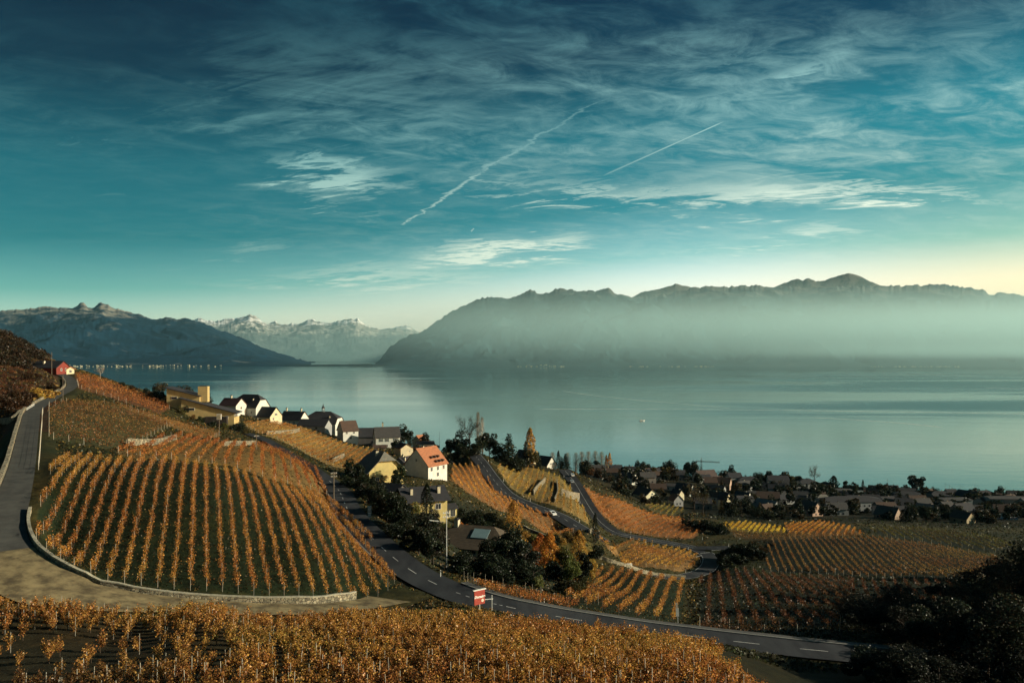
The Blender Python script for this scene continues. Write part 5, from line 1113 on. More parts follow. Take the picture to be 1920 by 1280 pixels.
# village gardens by the main road
for k, px, Y, h, c, w, lab in [
    ('round', 655, 252, 7.5, DG, 1.0, 'dark tree at the left eave of the gambrel house'), ('bush', 668, 238, 5.0, DG, 1.2, 'dark bush before the gambrel house'), ('bush', 690, 240, 4.5, DG, 1.2, 'dark hedge under the left of the yellow gable'), ('bush', 735, 246, 5.5, DG, 1.2, 'dark bush at the right of the yellow gable'), ('round', 748, 256, 7.0, MG, 1.0, 'green tree right of the yellow gable'),
    ('bush', 715, 236, 4.0, MG, 1.2, 'bush under the middle of the yellow gable'), ('bush', 700, 222, 4.5, DG, 1.3, 'dark garden bush behind the road sign'), ('bush', 660, 222, 5.0, DG, 1.2, 'dark bush beside the main road above the sign'), ('conifer', 700, 228, 8.0, DG, 1.0, 'dark fir behind the road sign'), ('conifer', 716, 218, 8.5, DG, 1.1, 'dark fir left of the lattice board'),
    ('column', 800, 202, 10.5, DG, 1.25, 'tall dark cypress before the yellow house'), ('round', 742, 197, 5.2, (.46, .30, .06), 1.1, 'golden bush-like tree left of the yellow house'), ('round', 760, 190, 5.5, (.15, .14, .04), .9, 'yellow-green tree beside the golden bush'), ('round', 776, 182, 6.5, (.17, .15, .045), .75, 'pale green willow-like tree below the yellow house'),
    ('bush', 740, 178, 4.5, DG, 1.3, 'dark hedge above the parking place'), ('bush', 765, 172, 4.5, DG, 1.3, 'dark hedge right of the parking place'), ('round', 805, 176, 7.5, (.030, .030, .022), 1.0, 'dim tree below the tall cypress'), ('round', 825, 166, 6.0, (.05, .048, .035), 1.1, 'greyish shrub behind the street lamp'),
    ('bush', 845, 200, 4.0, (.10, .10, .03), 1.2, 'lit green bush right of the yellow house'), ('bush', 868, 205, 5.0, ORT, .95, 'orange bush above the brown-roofed house'), ('bush', 907, 204, 4.5, (.15, .14, .04), 1.0, 'olive bush behind the brown-roofed house'), ('bush', 885, 218, 6.0, DG, 1.2, 'dark tree behind the orange bush'), ('bush', 855, 226, 5.5, DG, 1.2, 'dark bush right of the glazed porch'), ('bush', 910, 226, 5.0, DG, 1.2, 'dark bush under the sunlit vines'), ('bush', 935, 226, 4.0, OLV, 1.2, 'olive bush under the sunlit vines'),
    ('column', 963, 226, 10.5, (.55, .32, .08), 1.7, 'tall orange poplar behind the brown-roofed house'), ('bush', 972, 214, 4.5, (.42, .25, .06), 1.1, 'orange shrub at the foot of the orange poplar'), ('bush', 948, 214, 4.0, OLV, 1.2, 'olive shrub left of the orange poplar'),
    ('dome', 958, 168, 10.5, (.020, .030, .020), 1.05, 'largest dark tree in the village gully'), ('dome', 930, 160, 8.0, DG, 1.1, 'dark tree left of the largest gully tree'), ('dome', 985, 158, 8.5, (.020, .026, .018), 1.0, 'dark tree right of the largest gully tree'), ('bush', 905, 150, 5.5, DG, 1.4, 'dark thicket beside the brown-roofed house'), ('bush', 875, 146, 4.5, DG, 1.5, 'dark thicket at the verge below the house'),
    ('bush', 960, 145, 5.0, DG, 1.5, 'dark thicket under the largest gully tree'), ('bush', 1000, 146, 5.0, DG, 1.4, 'dark thicket left of the grassy path'), ('bush', 935, 138, 4.0, DG, 1.5, 'dark hedge along the verge opposite the sign'),
    ('column', 1013, 184, 7.5, (.52, .18, .045), 2.2, 'flame-red tree in the gully'), ('column', 1030, 176, 9.0, (.60, .29, .055), 1.9, 'brightest orange tree in the gully'), ('round', 1035, 205, 5.5, DG, 1.2, 'dark round bush above the orange tree'), ('bush', 1050, 190, 4.5, (.36, .18, .05), 1.1, 'russet bush right of the orange tree'),
    ('round', 1060, 176, 7.0, (.10, .11, .03), 1.0, 'green-gold tree right of the orange tree'), ('dome', 1088, 166, 8.0, DG, .9, 'dark domed tree at the right of the gully'), ('round', 1070, 162, 5.5, (.12, .15, .04), 1.0, 'pale green tree under the dark domed tree'), ('column', 1085, 205, 8.5, (.44, .26, .06), 1.9, 'golden tree before the village road end'), ('round', 1106, 172, 6.0, (.48, .32, .08), .9, 'yellow tree at the right edge of the gully'), ('round', 1098, 182, 6.0, (.40, .25, .06), .9, 'second yellow tree at the right edge of the gully'),
    ('bush', 1010, 215, 4.0, (.15, .15, .04), 1.2, 'green-yellow shrub beside the garden wall'), ('bush', 1025, 222, 4.0, (.22, .19, .05), 1.2, 'yellow shrub above the garden wall'), ('bush', 990, 228, 4.0, OLV, 1.2, 'olive shrub right of the orange poplar'), ('bush', 1050, 222, 3.6, (.30, .19, .05), 1.2, 'gold shrub below the village road'), ('bush', 1072, 226, 3.4, (.20, .14, .04), 1.2, 'brown shrub below the village road'), ('bush', 1045, 168, 4.0, DG, 1.3, 'dark bush under the brightest tree'),
    ('column', 1116, 230, 9.0, DG, .8, 'lone dark slim tree at the end of the village road'), ('bush', 1118, 214, 4.5, DG, 1.0, 'dark bush at the foot of the lone slim tree'), ('round', 1010, 133, 3.4, (.16, .18, .06), .8, 'small pale tree at the verge fence'), ('bush', 1080, 148, 3.6, (.05, .05, .02), 1.5, 'low bush at the end of the grassy path'),
    ('bush', 1060, 140, 3.0, (.05, .045, .02), 1.5, 'low bush beside the lower vines'),
    ('round', 722, 176, 7.5, DG, 1.0, 'dark roadside tree left of the parking hedge'), ('round', 752, 160, 8.0, DG, 1.0, 'dark roadside tree below the parking hedge'), ('dome', 785, 150, 8.5, (.024, .026, .018), 1.0, 'dim roadside tree left of the street lamp'), ('round', 812, 143, 6.5, (.030, .030, .022), 1.1, 'dim roadside tree just left of the lamp foot'), ('bush', 745, 148, 3.5, DG, 1.5, 'low dark hedge at the road opposite the fan vineyard'), ('bush', 775, 139, 3.0, DG, 1.5, 'low dark hedge by the pavement end'), ('dome', 690, 205, 8.5, DG, 1.0, 'dark tree overhanging the main road above the sign'), ('dome', 668, 240, 9.0, DG, 1.0, 'dark tree at the road below the gambrel house'), ('round', 800, 165, 7.0, DG, 1.1, 'dark tree in the middle of the village gardens')]:
    tree(k, px, Y, h, c, lab, wide=w)
L = side_line(R_['main'], -(3.05 + 4.6)); lx = project(L)[0]; k0, k1 = int(np.argmin(np.abs(lx - 806))), int(np.argmin(np.abs(lx - 668)))
for i, k in enumerate(range(k0, k1, 9)):  # row of trees added to throw shade across the main road
    tree(['round', 'dome', 'bush'][i % 3], 0, 0, [7.5, 6.5, 5.0][i % 3] + random.uniform(-.6, .8), [(.022, .027, .018), DG, (.034, .034, .020)][(i * 2) % 3], ordinal(i) + ' added roadside shade tree up the main road from the street lamp', 'added shade trees along the main road', wide=[.95, 1.0, 1.3][i % 3], loc=(L[k][0], L[k][1], float(ground(L[k][0], L[k][1]))))
tree('bush', 86, 262, 4.6, (.50, .33, .08), 'yellow bush inside the bend of the upper lane', wide=1.7)
for px, Y, h, lab in [(45, 240, 5, 'dark bush left of the yellow bush'), (20, 225, 6, 'dark bush at the left edge above the wall'), (60, 300, 4, 'brown bush above the yellow bush'), (100, 285, 3.5, 'dark bush inside the upper bend')]: tree('bush', px, Y, h, (.05, .03, .018), lab, wide=1.4)
# brush on the far left hill: one mass of scrub
def scrub(spots, label, cols):
    for q, (c, share) in enumerate(cols):
        vs, fs, n = [], [], 0
        for (px, Y, h) in spots[q::len(cols)]:
            p = foot(px, Y); r = np.random.default_rng(int(abs(px * 7 + Y))); k = 90; d = r.normal(size=(k, 3)); d /= np.linalg.norm(d, axis=1)[:, None]; d[:, 2] = np.abs(d[:, 2])
            v, f = leaf_cards(p + d * (h * 1.3, h * 1.3, h) * (.5 + .5 * r.random((k, 1))), h * .30); vs.append(v); fs.append(f + n); n += len(v)
        o = ob('scrub', mesh_np('scrub', np.concatenate(vs), np.concatenate(fs), LEAF)); o.color = (*c, 1); tag(o, label + share, 'scrub', None, 'stuff')
sp = []
while len(sp) < 420:
    px, Y = random.uniform(-60, 90), random.uniform(330, 428)
    if (px > 58 and Y < 375) or project(foot(px, Y))[1] > 695: continue
    sp.append((px, Y, random.uniform(1.0, 2.6)))
scrub(sp, 'brown scrub on the dark hill at upper left', [((.040, .026, .016), ', dull'), ((.026, .022, .014), ', darker')])
sp = []
while len(sp) < 520:
    px, Y = random.uniform(-60, 62), random.uniform(205, 335); q = project(foot(px, Y))[1]
    if (px > 46 and q > 742) or q > 775: continue
    sp.append((px, Y, random.uniform(.35, 1.1)))
scrub(sp, 'scrub on the slope left of the lane', [((.10, .042, .022), ', reddish'), ((.05, .034, .018), ', brown'), ((.14, .06, .028), ', rusty')])
# hedges of the right-hand fields
for px, Y, h, lab in [(1300, 372, 5, 'dark hedge bush left of the field barn'), (1315, 366, 6, 'second dark hedge bush by the junction'), (1332, 362, 6.5, 'dark hedge tree behind the junction'), (1348, 358, 6, 'dark hedge tree at the end of the yellow strip'), (1290, 380, 5, 'dark bush under the autumn trees of the town'),
    (1352, 300, 5, 'dark thicket right of the junction, lower left'), (1372, 298, 6, 'dark thicket right of the junction, middle'), (1392, 292, 6.5, 'tallest dark thicket right of the junction'), (1412, 290, 6, 'dark thicket against the wide vineyard'), (1360, 285, 4.5, 'dark bush under the thicket'), (1388, 276, 4.5, 'dark bush above the shaded plot'), (1420, 300, 5.5, 'russet-topped thicket by the wide vineyard'), (1430, 286, 4, 'dark bush at the corner of the wide vineyard')]:
    tree('bush', px, Y, h, DG if 'russet' not in lab else (.05, .035, .018), lab, wide=1.35)

# town trees: placed ones on the shore, then many small ones between the houses
for k, px, Y, h, c, w, lab in [
    ('spread', 1100, 700, 12, DG, 1.1, 'wide dark tree near the poplar row'), ('dome', 1115, 690, 14, DG, 1.2, 'broad domed tree before the poplar row'), ('round', 1213, 760, 12, DG, 1.0, 'round tree on the shore left of the twin pines'), ('dome', 1246, 740, 15, DG, 1.2, 'big round tree left of the twin pines'), ('spread', 1258, 745, 18, DG, .6, 'umbrella tree behind the big round tree'),
    ('round', 1291, 745, 19, DG, .75, 'left of the twin pines on the shore'), ('round', 1299, 745, 20, DG, .7, 'right of the twin pines on the shore'), ('round', 1272, 740, 9, MG, 1.0, 'small tree left of the twin pines'), ('bare', 1308, 748, 14, (.06, .06, .04), 1.0, 'thin-leaved tree right of the twin pines'), ('spread', 1357, 745, 13, (.03, .035, .03), 1.0, 'pale spreading tree right of the crane'), ('round', 1371, 735, 18, DG, .7, 'tall round-headed tree right of the crane'),
    ('conifer', 1180, 740, 10, DG, 1.2, 'small conifer above the blocky house'), ('spread', 1200, 745, 14, DG, .7, 'flat-topped tree on the shore'), ('conifer', 1398, 735, 9, DG, 1.2, 'small pointed tree above the grey villa'), ('spread', 1423, 735, 11, DG, .9, 'leaning tree between the villas'), ('round', 1443, 738, 12, DG, .9, 'round tree above the many-windowed house'), ('round', 1473, 732, 13, DG, 1.0, 'dark half of the pair with a yellow tree'), ('round', 1481, 730, 11, (.13, .11, .03), 1.0, 'yellow tree on the shore'),
    ('round', 1497, 735, 10, DG, .9, 'round tree right of the yellow shore tree'), ('bare', 1527, 730, 18, (.035, .045, .035), .75, 'slender round tree above the dark villa'), ('column', 1563, 715, 15, DG, 2.4, 'egg-shaped dark tree above the long low building'), ('dome', 1588, 712, 13, DG, .9, 'round dark tree beside a white chimney'), ('round', 1604, 712, 9, MG, 1.1, 'broad tree left of the shore cypress'), ('column', 1618, 715, 13, DG, .85, 'slim cypress on the shore'), ('round', 1627, 712, 8, DG, 1.2, 'low tree right of the shore cypress'), ('round', 1675, 705, 9, DG, 1.2, 'low domed tree left of the great dome'),
    ('dome', 1720, 700, 20, DG, .95, 'great dark domed tree on the right shore'), ('conifer', 1728, 700, 12, DG, 1.5, 'ragged conifer at the foot of the great dome'), ('dome', 1755, 690, 8, DG, 1.6, 'low wide tree right of the great dome'), ('dome', 1828, 690, 11, DG, 1.3, 'domed tree above the yellow front'), ('round', 1875, 690, 12, DG, 1.0, 'square-headed dark tree at the right shore'), ('round', 1912, 690, 9, DG, 1.4, 'dark tree at the right edge of the shore'), ('round', 1888, 690, 7, DG, 1.4, 'low dark tree at the right shore'), ('round', 1650, 712, 7, DG, 1.3, 'low tree left of the thin mast'),
    ('bare', 1302, 470, 15, (.12, .10, .045), .9, 'largest half-bare autumn tree at the edge of the town'), ('bare', 1318, 455, 12, (.10, .08, .04), .9, 'second half-bare autumn tree at the edge of the town'), ('round', 1108, 540, 8, (.12, .06, .025), 1.0, 'rust tree right of the far road'), ('round', 1122, 520, 9, (.05, .035, .02), 1.0, 'brown tree right of the rust tree'), ('bare', 1141, 505, 8, (.10, .07, .03), .9, 'thin tree left of the pavilion'), ('round', 1130, 560, 8, DG, 1.0, 'dark tree behind the thin tree')]:
    tree(k, px, Y, h, c, lab, wide=w, lod='mid')
HOUSES = np.array([foot(a, b_)[:2] for a, b_ in TSPOT]); n = 0
cnt = {'tree': 0, 'bush': 0, 'fir': 0}
while n < 430:
    px, Y = random.uniform(1092, 1940), random.uniform(450, 775)
    if px < 1160 and Y < 560: continue
    if Y > np.interp(px, [q[0] for q in SHORE], [q[1] for q in SHORE]) - 22: continue
    p = foot(px, Y)
    py_ = project(p)[1]
    if py_ > (986 if px > 1640 else 974) or (py_ > 948 and px < 1300) or (py_ > 935 and px < 1200): continue
    if np.min(np.hypot(HOUSES[:, 0] - p[0], HOUSES[:, 1] - p[1])) < 5.8: continue
    n += 1; k = random.choice(['round', 'dome', 'round', 'dome'] if cnt['tree'] < 170 else ['bush', 'bush', 'conifer']); h = random.uniform(7, 13) * (.85 if Y < 560 else 1) * (.75 if Y > 690 else 1)
    if k == 'conifer' and cnt['fir'] > 60: k = 'bush'
    cnt[{'bush': 'bush', 'conifer': 'fir'}.get(k, 'tree')] += 1
    c = random.choice([DG, DG, (.022, .026, .016), (.026, .030, .016), (.045, .036, .018), (.07, .05, .02) if px < 1450 else DG])
    tone = 'brownish' if c[0] > .04 else 'dark'
    zone = 'left of the crane' if px < 1310 else 'between crane and station' if px < 1480 else 'round the school' if px < 1660 else 'below the great dome tree' if px < 1770 else 'near the apartment block'
    what = {'conifer': 'conifer', 'bush': 'garden shrub'}.get(k, 'leafy tree')
    tree(k, px, Y, h * (.7 if k == 'bush' else 1), c, f'{tone} {what} among the town roofs {zone}', f'{tone} {what}s of the town {zone}', wide=random.uniform(.9, 1.25), lod='far')

for i in range(46):
    px = 1150 + i * 17.2 + random.uniform(-5, 5); Y = np.interp(px, [q[0] for q in SHORE], [q[1] for q in SHORE]) - random.uniform(14, 34)
    tree(random.choice(['round', 'dome', 'bush', 'dome']) if i % 6 else 'bush', px, Y, random.uniform(5, 10) * (.75 if px > 1640 else 1), random.choice([DG, DG, (.026, .030, .016), (.035, .034, .018)]), 'dark tree in the line along the lake shore below the skyline', 'trees along the lake shore', wide=random.uniform(1.0, 1.5), lod='far', name='tree', cat='tree')
# dark trees at the right edge; unseen ones beyond are added to cast shade
for k, px, Y, h, w, lab in [('dome', 1905, 150, 13.5, 1.2, 'tallest dark tree at the right edge'), ('dome', 1965, 132, 16, .95, 'dark tree just past the right edge'), ('dome', 1800, 112, 9, 1.3, 'dark tree in the lower right shade, nearest the road'), ('dome', 1870, 118, 11, 1.3, 'dark tree in the lower right shade below the tallest'), ('dome', 1700, 105, 6.5, 1.3, 'smaller dark tree at the end of the visible road'),
    ('dome', 1755, 92, 8.5, 1.3, 'dark tree at the bottom right, left one'), ('dome', 1850, 88, 11, 1.3, 'dark tree at the bottom right, right one'), ('bush', 1660, 118, 6, 1.6, 'dark thicket behind the road end'), ('bush', 1620, 128, 5, 1.7, 'dark thicket beside the shaded plot'), ('bush', 1720, 140, 6, 1.7, 'dark thicket under the wide vineyard'), ('bush', 1790, 165, 6, 1.7, 'dark thicket under the pale wall'), ('bush', 1660, 160, 5, 1.8, 'dark thicket right of the shaded plot'),
    ('bush', 1640, 88, 4.5, 1.6, 'dark thicket below the road at bottom right'), ('dome', 2080, 165, 27, .9, 'unseen added shade tree beyond the frame to the right'), ('dome', 2050, 112, 22, .9, 'unseen added shade tree beyond the right edge, near'), ('dome', 2180, 205, 26, .9, 'unseen added shade tree beyond the frame, far'), ('dome', 2140, 140, 26, .9, 'unseen added shade tree beyond the frame, middle'), ('dome', 2010, 188, 24, .9, 'unseen added shade tree beyond the frame beside the wide vineyard'), ('dome', 2060, 230, 22, .9, 'unseen added shade tree beyond the frame behind the wide vineyard'),
    ('bush', 1880, 135, 8, 1.5, 'dark undergrowth below the tallest right tree'), ('bush', 1800, 100, 6, 1.6, 'dark undergrowth between the lower right trees'), ('bush', 1900, 100, 8, 1.6, 'dark undergrowth at the lower right edge'), ('bush', 1740, 110, 6, 1.6, 'dark undergrowth at the end of the road'), ('bush', 1760, 82, 5, 1.6, 'dark bush at the very bottom right'), ('bush', 1880, 82, 7, 1.5, 'dark bush in the bottom right corner'), ('bush', 1680, 84, 4, 1.6, 'dark bush at the bottom right below the road'), ('bush', 1840, 150, 9, 1.4, 'dark thicket left of the tallest right tree')]:
    tree(k, px, Y, h, (.024, .029, .022), lab, wide=w, lod='big')

# ------------------------------------------------------------------ poles, lamps, signs
WOODP = mat('pole_wood', (.16, .13, .095), .9, .25, 4)
BLACKM = mat('black_metal', (.02, .02, .022), .5, .1, 3)
WHITEP = mat('white_enamel', (.78, .77, .70), .5, .05, 2)
REDP = mat('red_enamel', (.34, .055, .038), .5, .12, 2)
def height(px, py_top, Y):  # height of something standing at (px, Y) whose top shows at py_top
    p = foot(px, Y); return CH - (py_top - HY) / F * Y - p[2]
def pole(px, Y, top, label, m=WOODP, r=.13, arms=1, lamp=None, group=None):
    p = foot(px, Y); h = height(px, top, Y); e = tag(empty('utility_pole', p), label, 'pole', group)
    MB().tube((0, 0, -.5), (0, 0, h), r, r * .72, 8).build('mast', m, e)
    for i in range(arms):
        a = MB().box((0, 0, h - .45 - i * .75), (1.5, .10, .12), .5).build('crossarm', m, e)
        for s in (-.65, -.25, .25, .65): MB().tube((s * math.cos(.5), s * math.sin(.5), h - .38 - i * .75), (s * math.cos(.5), s * math.sin(.5), h - .14 - i * .75), .06, .04, 6).build('insulator', WHITEP, a)
    if lamp:
        z = h * lamp; L = MB().tube((0, 0, z), (-2.7, -.3, z + .35), .045, .04, 6).build('lamp_arm', STEEL, e); MB().box((-2.3, -.25, z + .34), (1.7, .28, .14), .1, 0, 0, .13).build('lamp_head', WHITEP, L)
    return e
pole(626, 186, 884, 'pale wooden pole at the top right corner of the fan vineyard', arms=2)
pole(545, 205, 853, 'wooden pole in the red rows behind the fan vineyard', arms=0, r=.11); pole(509, 178, 905, 'short pole at the back of the fan vineyard', arms=0, r=.09)
pole(481, 240, 815, 'pale pole with a bracket above the red terrace', arms=1, r=.12); pole(411, 292, 782, 'pole with a small cabinet below the chalet', arms=0, r=.13)
pole(321, 326, 738, 'wooden pole at the left end of the chalet', r=.13, arms=1); pole(615, 290, 832, 'dark pole on the hillside left of the gambrel house', arms=0, r=.11); pole(118, 255, 703, 'thin pole in the bend of the upper lane', arms=0, r=.09)
pole(97, 342, 660, 'dark pole before the red gable', arms=0, r=.12); pole(759, 366, 826, 'pale pole beside the small cream shed', arms=0, r=.10); pole(824, 440, 808, 'thin dark pole on the skyline right of the orange roof', arms=0, r=.08, m=BLACKM); pole(703, 246, 872, 'thin pole before the yellow gable', arms=0, r=.07); pole(261, 345, 716, 'thin dark pole on the left skyline', arms=0, r=.07, m=BLACKM)
pole(837, 150, 957, 'tall street lamp pole beside the brown-roofed house', m=STEEL, arms=2, lamp=.80, r=.14)
p = foot(411, 292); t_ = tag(empty('pole_cabinet', (p[0], p[1] - .25, p[2] + 5.6)), 'small pale cabinet hung on the pole below the chalet', 'cabinet'); MB().box((0, 0, 0), (1.7, .3, 2.0)).build('case', WHITEP, t_); MB().box((0, -.17, 0), (1.3, .03, 1.5)).build('door', CHIM, t_)
# lattice board on a pole
p = foot(718, 192); e = tag(empty('lattice_board', p), 'dark lattice board on a slim pole beside the parking place', 'sign'); h = height(718, 920, 192)
MB().tube((0, 0, -.3), (0, 0, h), .07, .06, 7).build('pole', STEEL, e); b = MB().box((0, -.1, h - .9), (.72, .05, 1.75)).build('board', BLACKM, e)
for i in range(7):
    for j in range(2): MB().box((-.16 + .32 * j, -.14, h - .18 - i * .24), (.2, .03, .1)).build('tile', WHITEP, b)
# direction board at the junction: black and white signs on one post
p = foot(693, 165); e = tag(empty('road_sign', p), 'post with stacked white and black boards by the main road', 'sign'); MB().tube((0, 0, -.3), (0, 0, 3.1), .05, .05, 7).build('pole', STEEL, e)
bb = MB().box((0, -.08, 2.75), (.72, .04, .72)).build('board', WHITEP, e); MB().tube((0, -.105, 2.78), (0, -.115, 2.78), .26, .26, 16).build('ring', BLACKM, bb); MB().tube((0, -.117, 2.78), (0, -.123, 2.78), .15, .15, 16).build('disc', WHITEP, bb)
bb = MB().box((0, -.08, 1.85), (.72, .04, .80)).build('board', WHITEP, e)
for i in range(3): MB().box((-.2 + .2 * i, -.108, 1.95), (.10, .012, .42)).build('bar', BLACKM, bb)
bb = MB().box((0, -.08, 1.0), (.62, .04, .62)).build('board', WHITEP, e)
for i in range(2): MB().box((-.12 + .24 * i, -.108, 1.0), (.09, .012, .42)).build('bar', BLACKM, bb)
# red roadside sign with white lettering and a bracket for a second board
p = foot(898, 98); e = tag(empty('advertising_sign', p, R(36)), 'red sign with white script lettering at the roadside', 'sign'); hz = height(898, 1107, 98)
MB().tube((.1, 0, -.6), (.1, 0, hz), .055, .05, 8).build('post', WHITEP, e); MB().tube((2.0, .1, -.6), (2.0, .1, 1.5), .045, .045, 7).build('post', WHITEP, e); MB().tube((.1, 0, 1.25), (2.15, .1, 1.0), .05, .05, 7).build('rail', STEEL, e)
bo = MB().box((0, -.10, hz - .75), (1.55, .14, 1.75)).build('board', REDP, e); MB().box((0, -.10, hz + .17), (1.85, .26, .10)).build('top_trim', WHITEP, e)
def text(s, size, loc, parent, m, name='lettering', shear=.25, rot=0.0, bold=.012):
    cu = bpy.data.curves.new('t', 'FONT'); cu.body = s; cu.size = size; cu.align_x = 'CENTER'; cu.align_y = 'CENTER'; cu.shear = shear; cu.extrude = .006; cu.offset = bold
    o = bpy.data.objects.new('t', cu); COL.objects.link(o); dg = bpy.context.evaluated_depsgraph_get(); me = bpy.data.meshes.new_from_object(o.evaluated_get(dg)); bpy.data.objects.remove(o)
    me.materials.clear(); me.materials.append(m); q = ob(name, me, parent, loc); q.rotation_euler = (R(90), rot, 0); return q
text('Domaine', .42, (0, -.182, hz - .68), bo, WHITEP, bold=.02); MB().tube((.42, -.172, hz - 1.18), (.42, -.186, hz - 1.18), .2, .2, 14).build('emblem', mat('cream_enamel', (.70, .58, .45), .5, .1), bo)
# tall white marker beside the lower vines
p = foot(1272, 112.5); h = height(1267, 1130, 112.5); e = tag(empty('marker_pole', p, 0), 'leaning pole with two white boards beside the shaded plot', 'sign'); MB().tube((0, 0, -.3), (-.22, 0, h), .05, .045, 7).build('pole', STEEL, e)
MB().box((-.16, -.08, h - 1.2), (.42, .06, 1.15), 0, 0, 0, -.05).build('board', WHITEP, e); MB().box((-.26, -.08, h - .25), (.30, .06, .75), 0, 0, 0, -.05).build('board', mat('cream_enamel', (.70, .58, .45), .5, .1), e)
# reflector posts along the roads
def bollard(px, Y, lab, h=1.1, loc=None):
    p = foot(px, Y) if loc is None else loc; e = tag(empty('marker_post', (p[0], p[1], p[2] + .1)), lab, 'post', 'white reflector posts along the roads'); MB().tube((0, 0, -.3), (0, 0, h), .075, .06, 6).build('post', WHITEP, e); MB().box((0, 0, h - .22), (.16, .16, .16)).build('reflector', BLACKM, e)
for px, Y, lab in [(826, 121, 'white reflector post at the end of the pavement'), (1020, 113.5, 'white reflector post on the verge right of the red sign'), (90, 262, 'white post beside the upper lane, left'), (1183, 342, 'white reflector post beside the far road'), (1317, 340, 'white reflector post near the junction'), (1135, 255, 'white reflector post below the village road'), (1366, 316, 'tall white post at the right of the junction')]:
    bollard(px, Y, lab, 1.1 if 'tall' not in lab else 2.4)
for k, off, st, lab in (('village', 3.6, 34, 'white reflector post along the village road'), ('hill', -3.6, 26, 'white reflector post along the far road')):
    L = side_line(R_[k], off)
    for i in range(20, len(L) - 20, st): bollard(0, 0, lab, 1.0, loc=L[i])
# fence stakes on the verge and in the lower field
i = 0
for px, Y in [(870, 126), (877, 124), (888, 127), (910, 128), (923, 127), (943, 126), (985, 127), (998, 126), (1014, 125), (1122, 128), (1345, 300), (1356, 305)]:
    p = foot(px, Y); tag(ob('fence_stake', STK, None, p), 'pale vine stake standing on the verge opposite the sign' if px < 1200 else 'pale stake beside the dark thicket by the junction', 'stake', 'stakes on the verge' if px < 1200 else 'stakes by the junction')
# handrail beside the upper lane and railings
def railing(pts, label, near, h=.95):
    L = px_line(pts, near, 2.0); e = tag(empty('railing', L[0]), label, 'railing'); q = L - L[0]
    for i in range(len(q)): MB().tube((q[i][0], q[i][1], q[i][2] - .1), (q[i][0], q[i][1], q[i][2] + h), .045, .045, 5).build('post', WHITEP, e)
    for zz in (h, h * .5):
        m = MB()
        for i in range(len(q) - 1): m.tube(q[i] + (0, 0, zz), q[i + 1] + (0, 0, zz), .035, .035, 5)
        m.build('rail', WHITEP, e)
railing([(50, 771), (64, 762)], 'white railing at the lower end of the upper bend', 170); railing([(1172, 1063), (1185, 1061)], 'short white railing at the culvert under the golden plot', 200); railing([(1247, 1083), (1262, 1086)], 'short white barrier below the golden plot', 200)

# ------------------------------------------------------------------ cars
CARGLASS = mat('car_glass', (.015, .018, .022), .08, .1, 1, spec=.7); TYRE = mat('tyre', (.012, .012, .012), .9); LAMPM = mat('headlamp', (.7, .7, .66), .2, .05, 1, spec=.6)
def car_meshes(col, nm):
    body = MB(); prof = [(-2.1, .30), (2.1, .30), (2.15, .62), (2.05, .82), (1.15, .95), (.45, 1.42), (-.95, 1.45), (-1.75, 1.0), (-2.12, .92), (-2.15, .5)]
    body.prism(prof, -.84, .84); g = MB(); g.prism([(1.05, .98), (.42, 1.39), (-.92, 1.41), (-1.62, 1.02)], -.853, .853); g.add([(1.13, -.7, .975), (1.13, .7, .975), (.50, .66, 1.40), (.50, -.66, 1.40)], [(0, 1, 2, 3)]); g.add([(-1.74, -.7, 1.03), (-1.0, -.66, 1.44), (-1.0, .66, 1.44), (-1.74, .7, 1.03)], [(0, 1, 2, 3)])
    return body.mesh('car_body', mat('car_paint_' + nm, col, .25, .04, 1, spec=.6)), g.mesh('car_glass', CARGLASS)
WHEEL = MB().tube((0, -.10, 0), (0, .10, 0), .32, .32, 14).mesh('wheel', TYRE); RIM = MB().tube((0, -.108, 0), (0, .108, 0), .2, .2, 10).mesh('rim', STEEL); HEADL = MB().box((0, 0, 0), (.08, .34, .14)).mesh('headlight', LAMPM)
CARS = {n: car_meshes(c, n) for n, c in {'white': (.78, .78, .74), 'silver': (.45, .46, .47), 'black': (.02, .02, .022), 'red': (.35, .03, .025), 'blue': (.05, .09, .18)}.items()}
def car(n, p, a, label, group=None):
    e = tag(empty('car', p, a), label, 'car', group); ob('body', CARS[n][0], e); ob('window', CARS[n][1], e)
    for x in (-1.3, 1.35):
        for y in (-.80, .80): w = ob('wheel', WHEEL, e, (x, y, .32)); ob('rim', RIM, w)
    for y in (-.6, .6): ob('headlight', HEADL, e, (2.12, y, .66))
def on_road(k, i, off): L = side_line(R_[k], off); d = L[i + 1] - L[i]; return L[i] + np.array([0, 0, .01]), math.atan2(d[1], d[0])
def road_at(k, px): L = R_[k]['line']; return int(np.argmin(np.abs(project(L)[0] - px)))
p, a = on_road('village', road_at('village', 1042), -1.6); car('white', p, a, 'white car driving on the village road')
hi = R_['hill']['line']; i = 6; p, a = on_road('hill', 18, 1.5); car('white', p, a, 'white van-like car at the top of the far road'); p, a = on_road('hill', 34, -1.5); car('silver', p, a + math.pi, 'silver car behind the white one on the far road')
for i in range(17):
    px = 1756 + i * 9.2; p = foot(px, 530 - i * 2.2); car(random.choice(['white', 'silver', 'white', 'black', 'silver']), p + np.array([0, 0, .15]), R(82 + random.uniform(-5, 5)), 'parked car in the row glinting above the dark vineyard', 'cars parked in the long row')
for i in range(14):
    px = 1542 + (i % 7) * 6.5; p = foot(px, 628 + (i // 7) * 9); car(random.choice(['white', 'silver', 'white', 'blue', 'red']), p + np.array([0, 0, .15]), R(80), 'parked car on the station car park in the town', 'cars on the station car park')

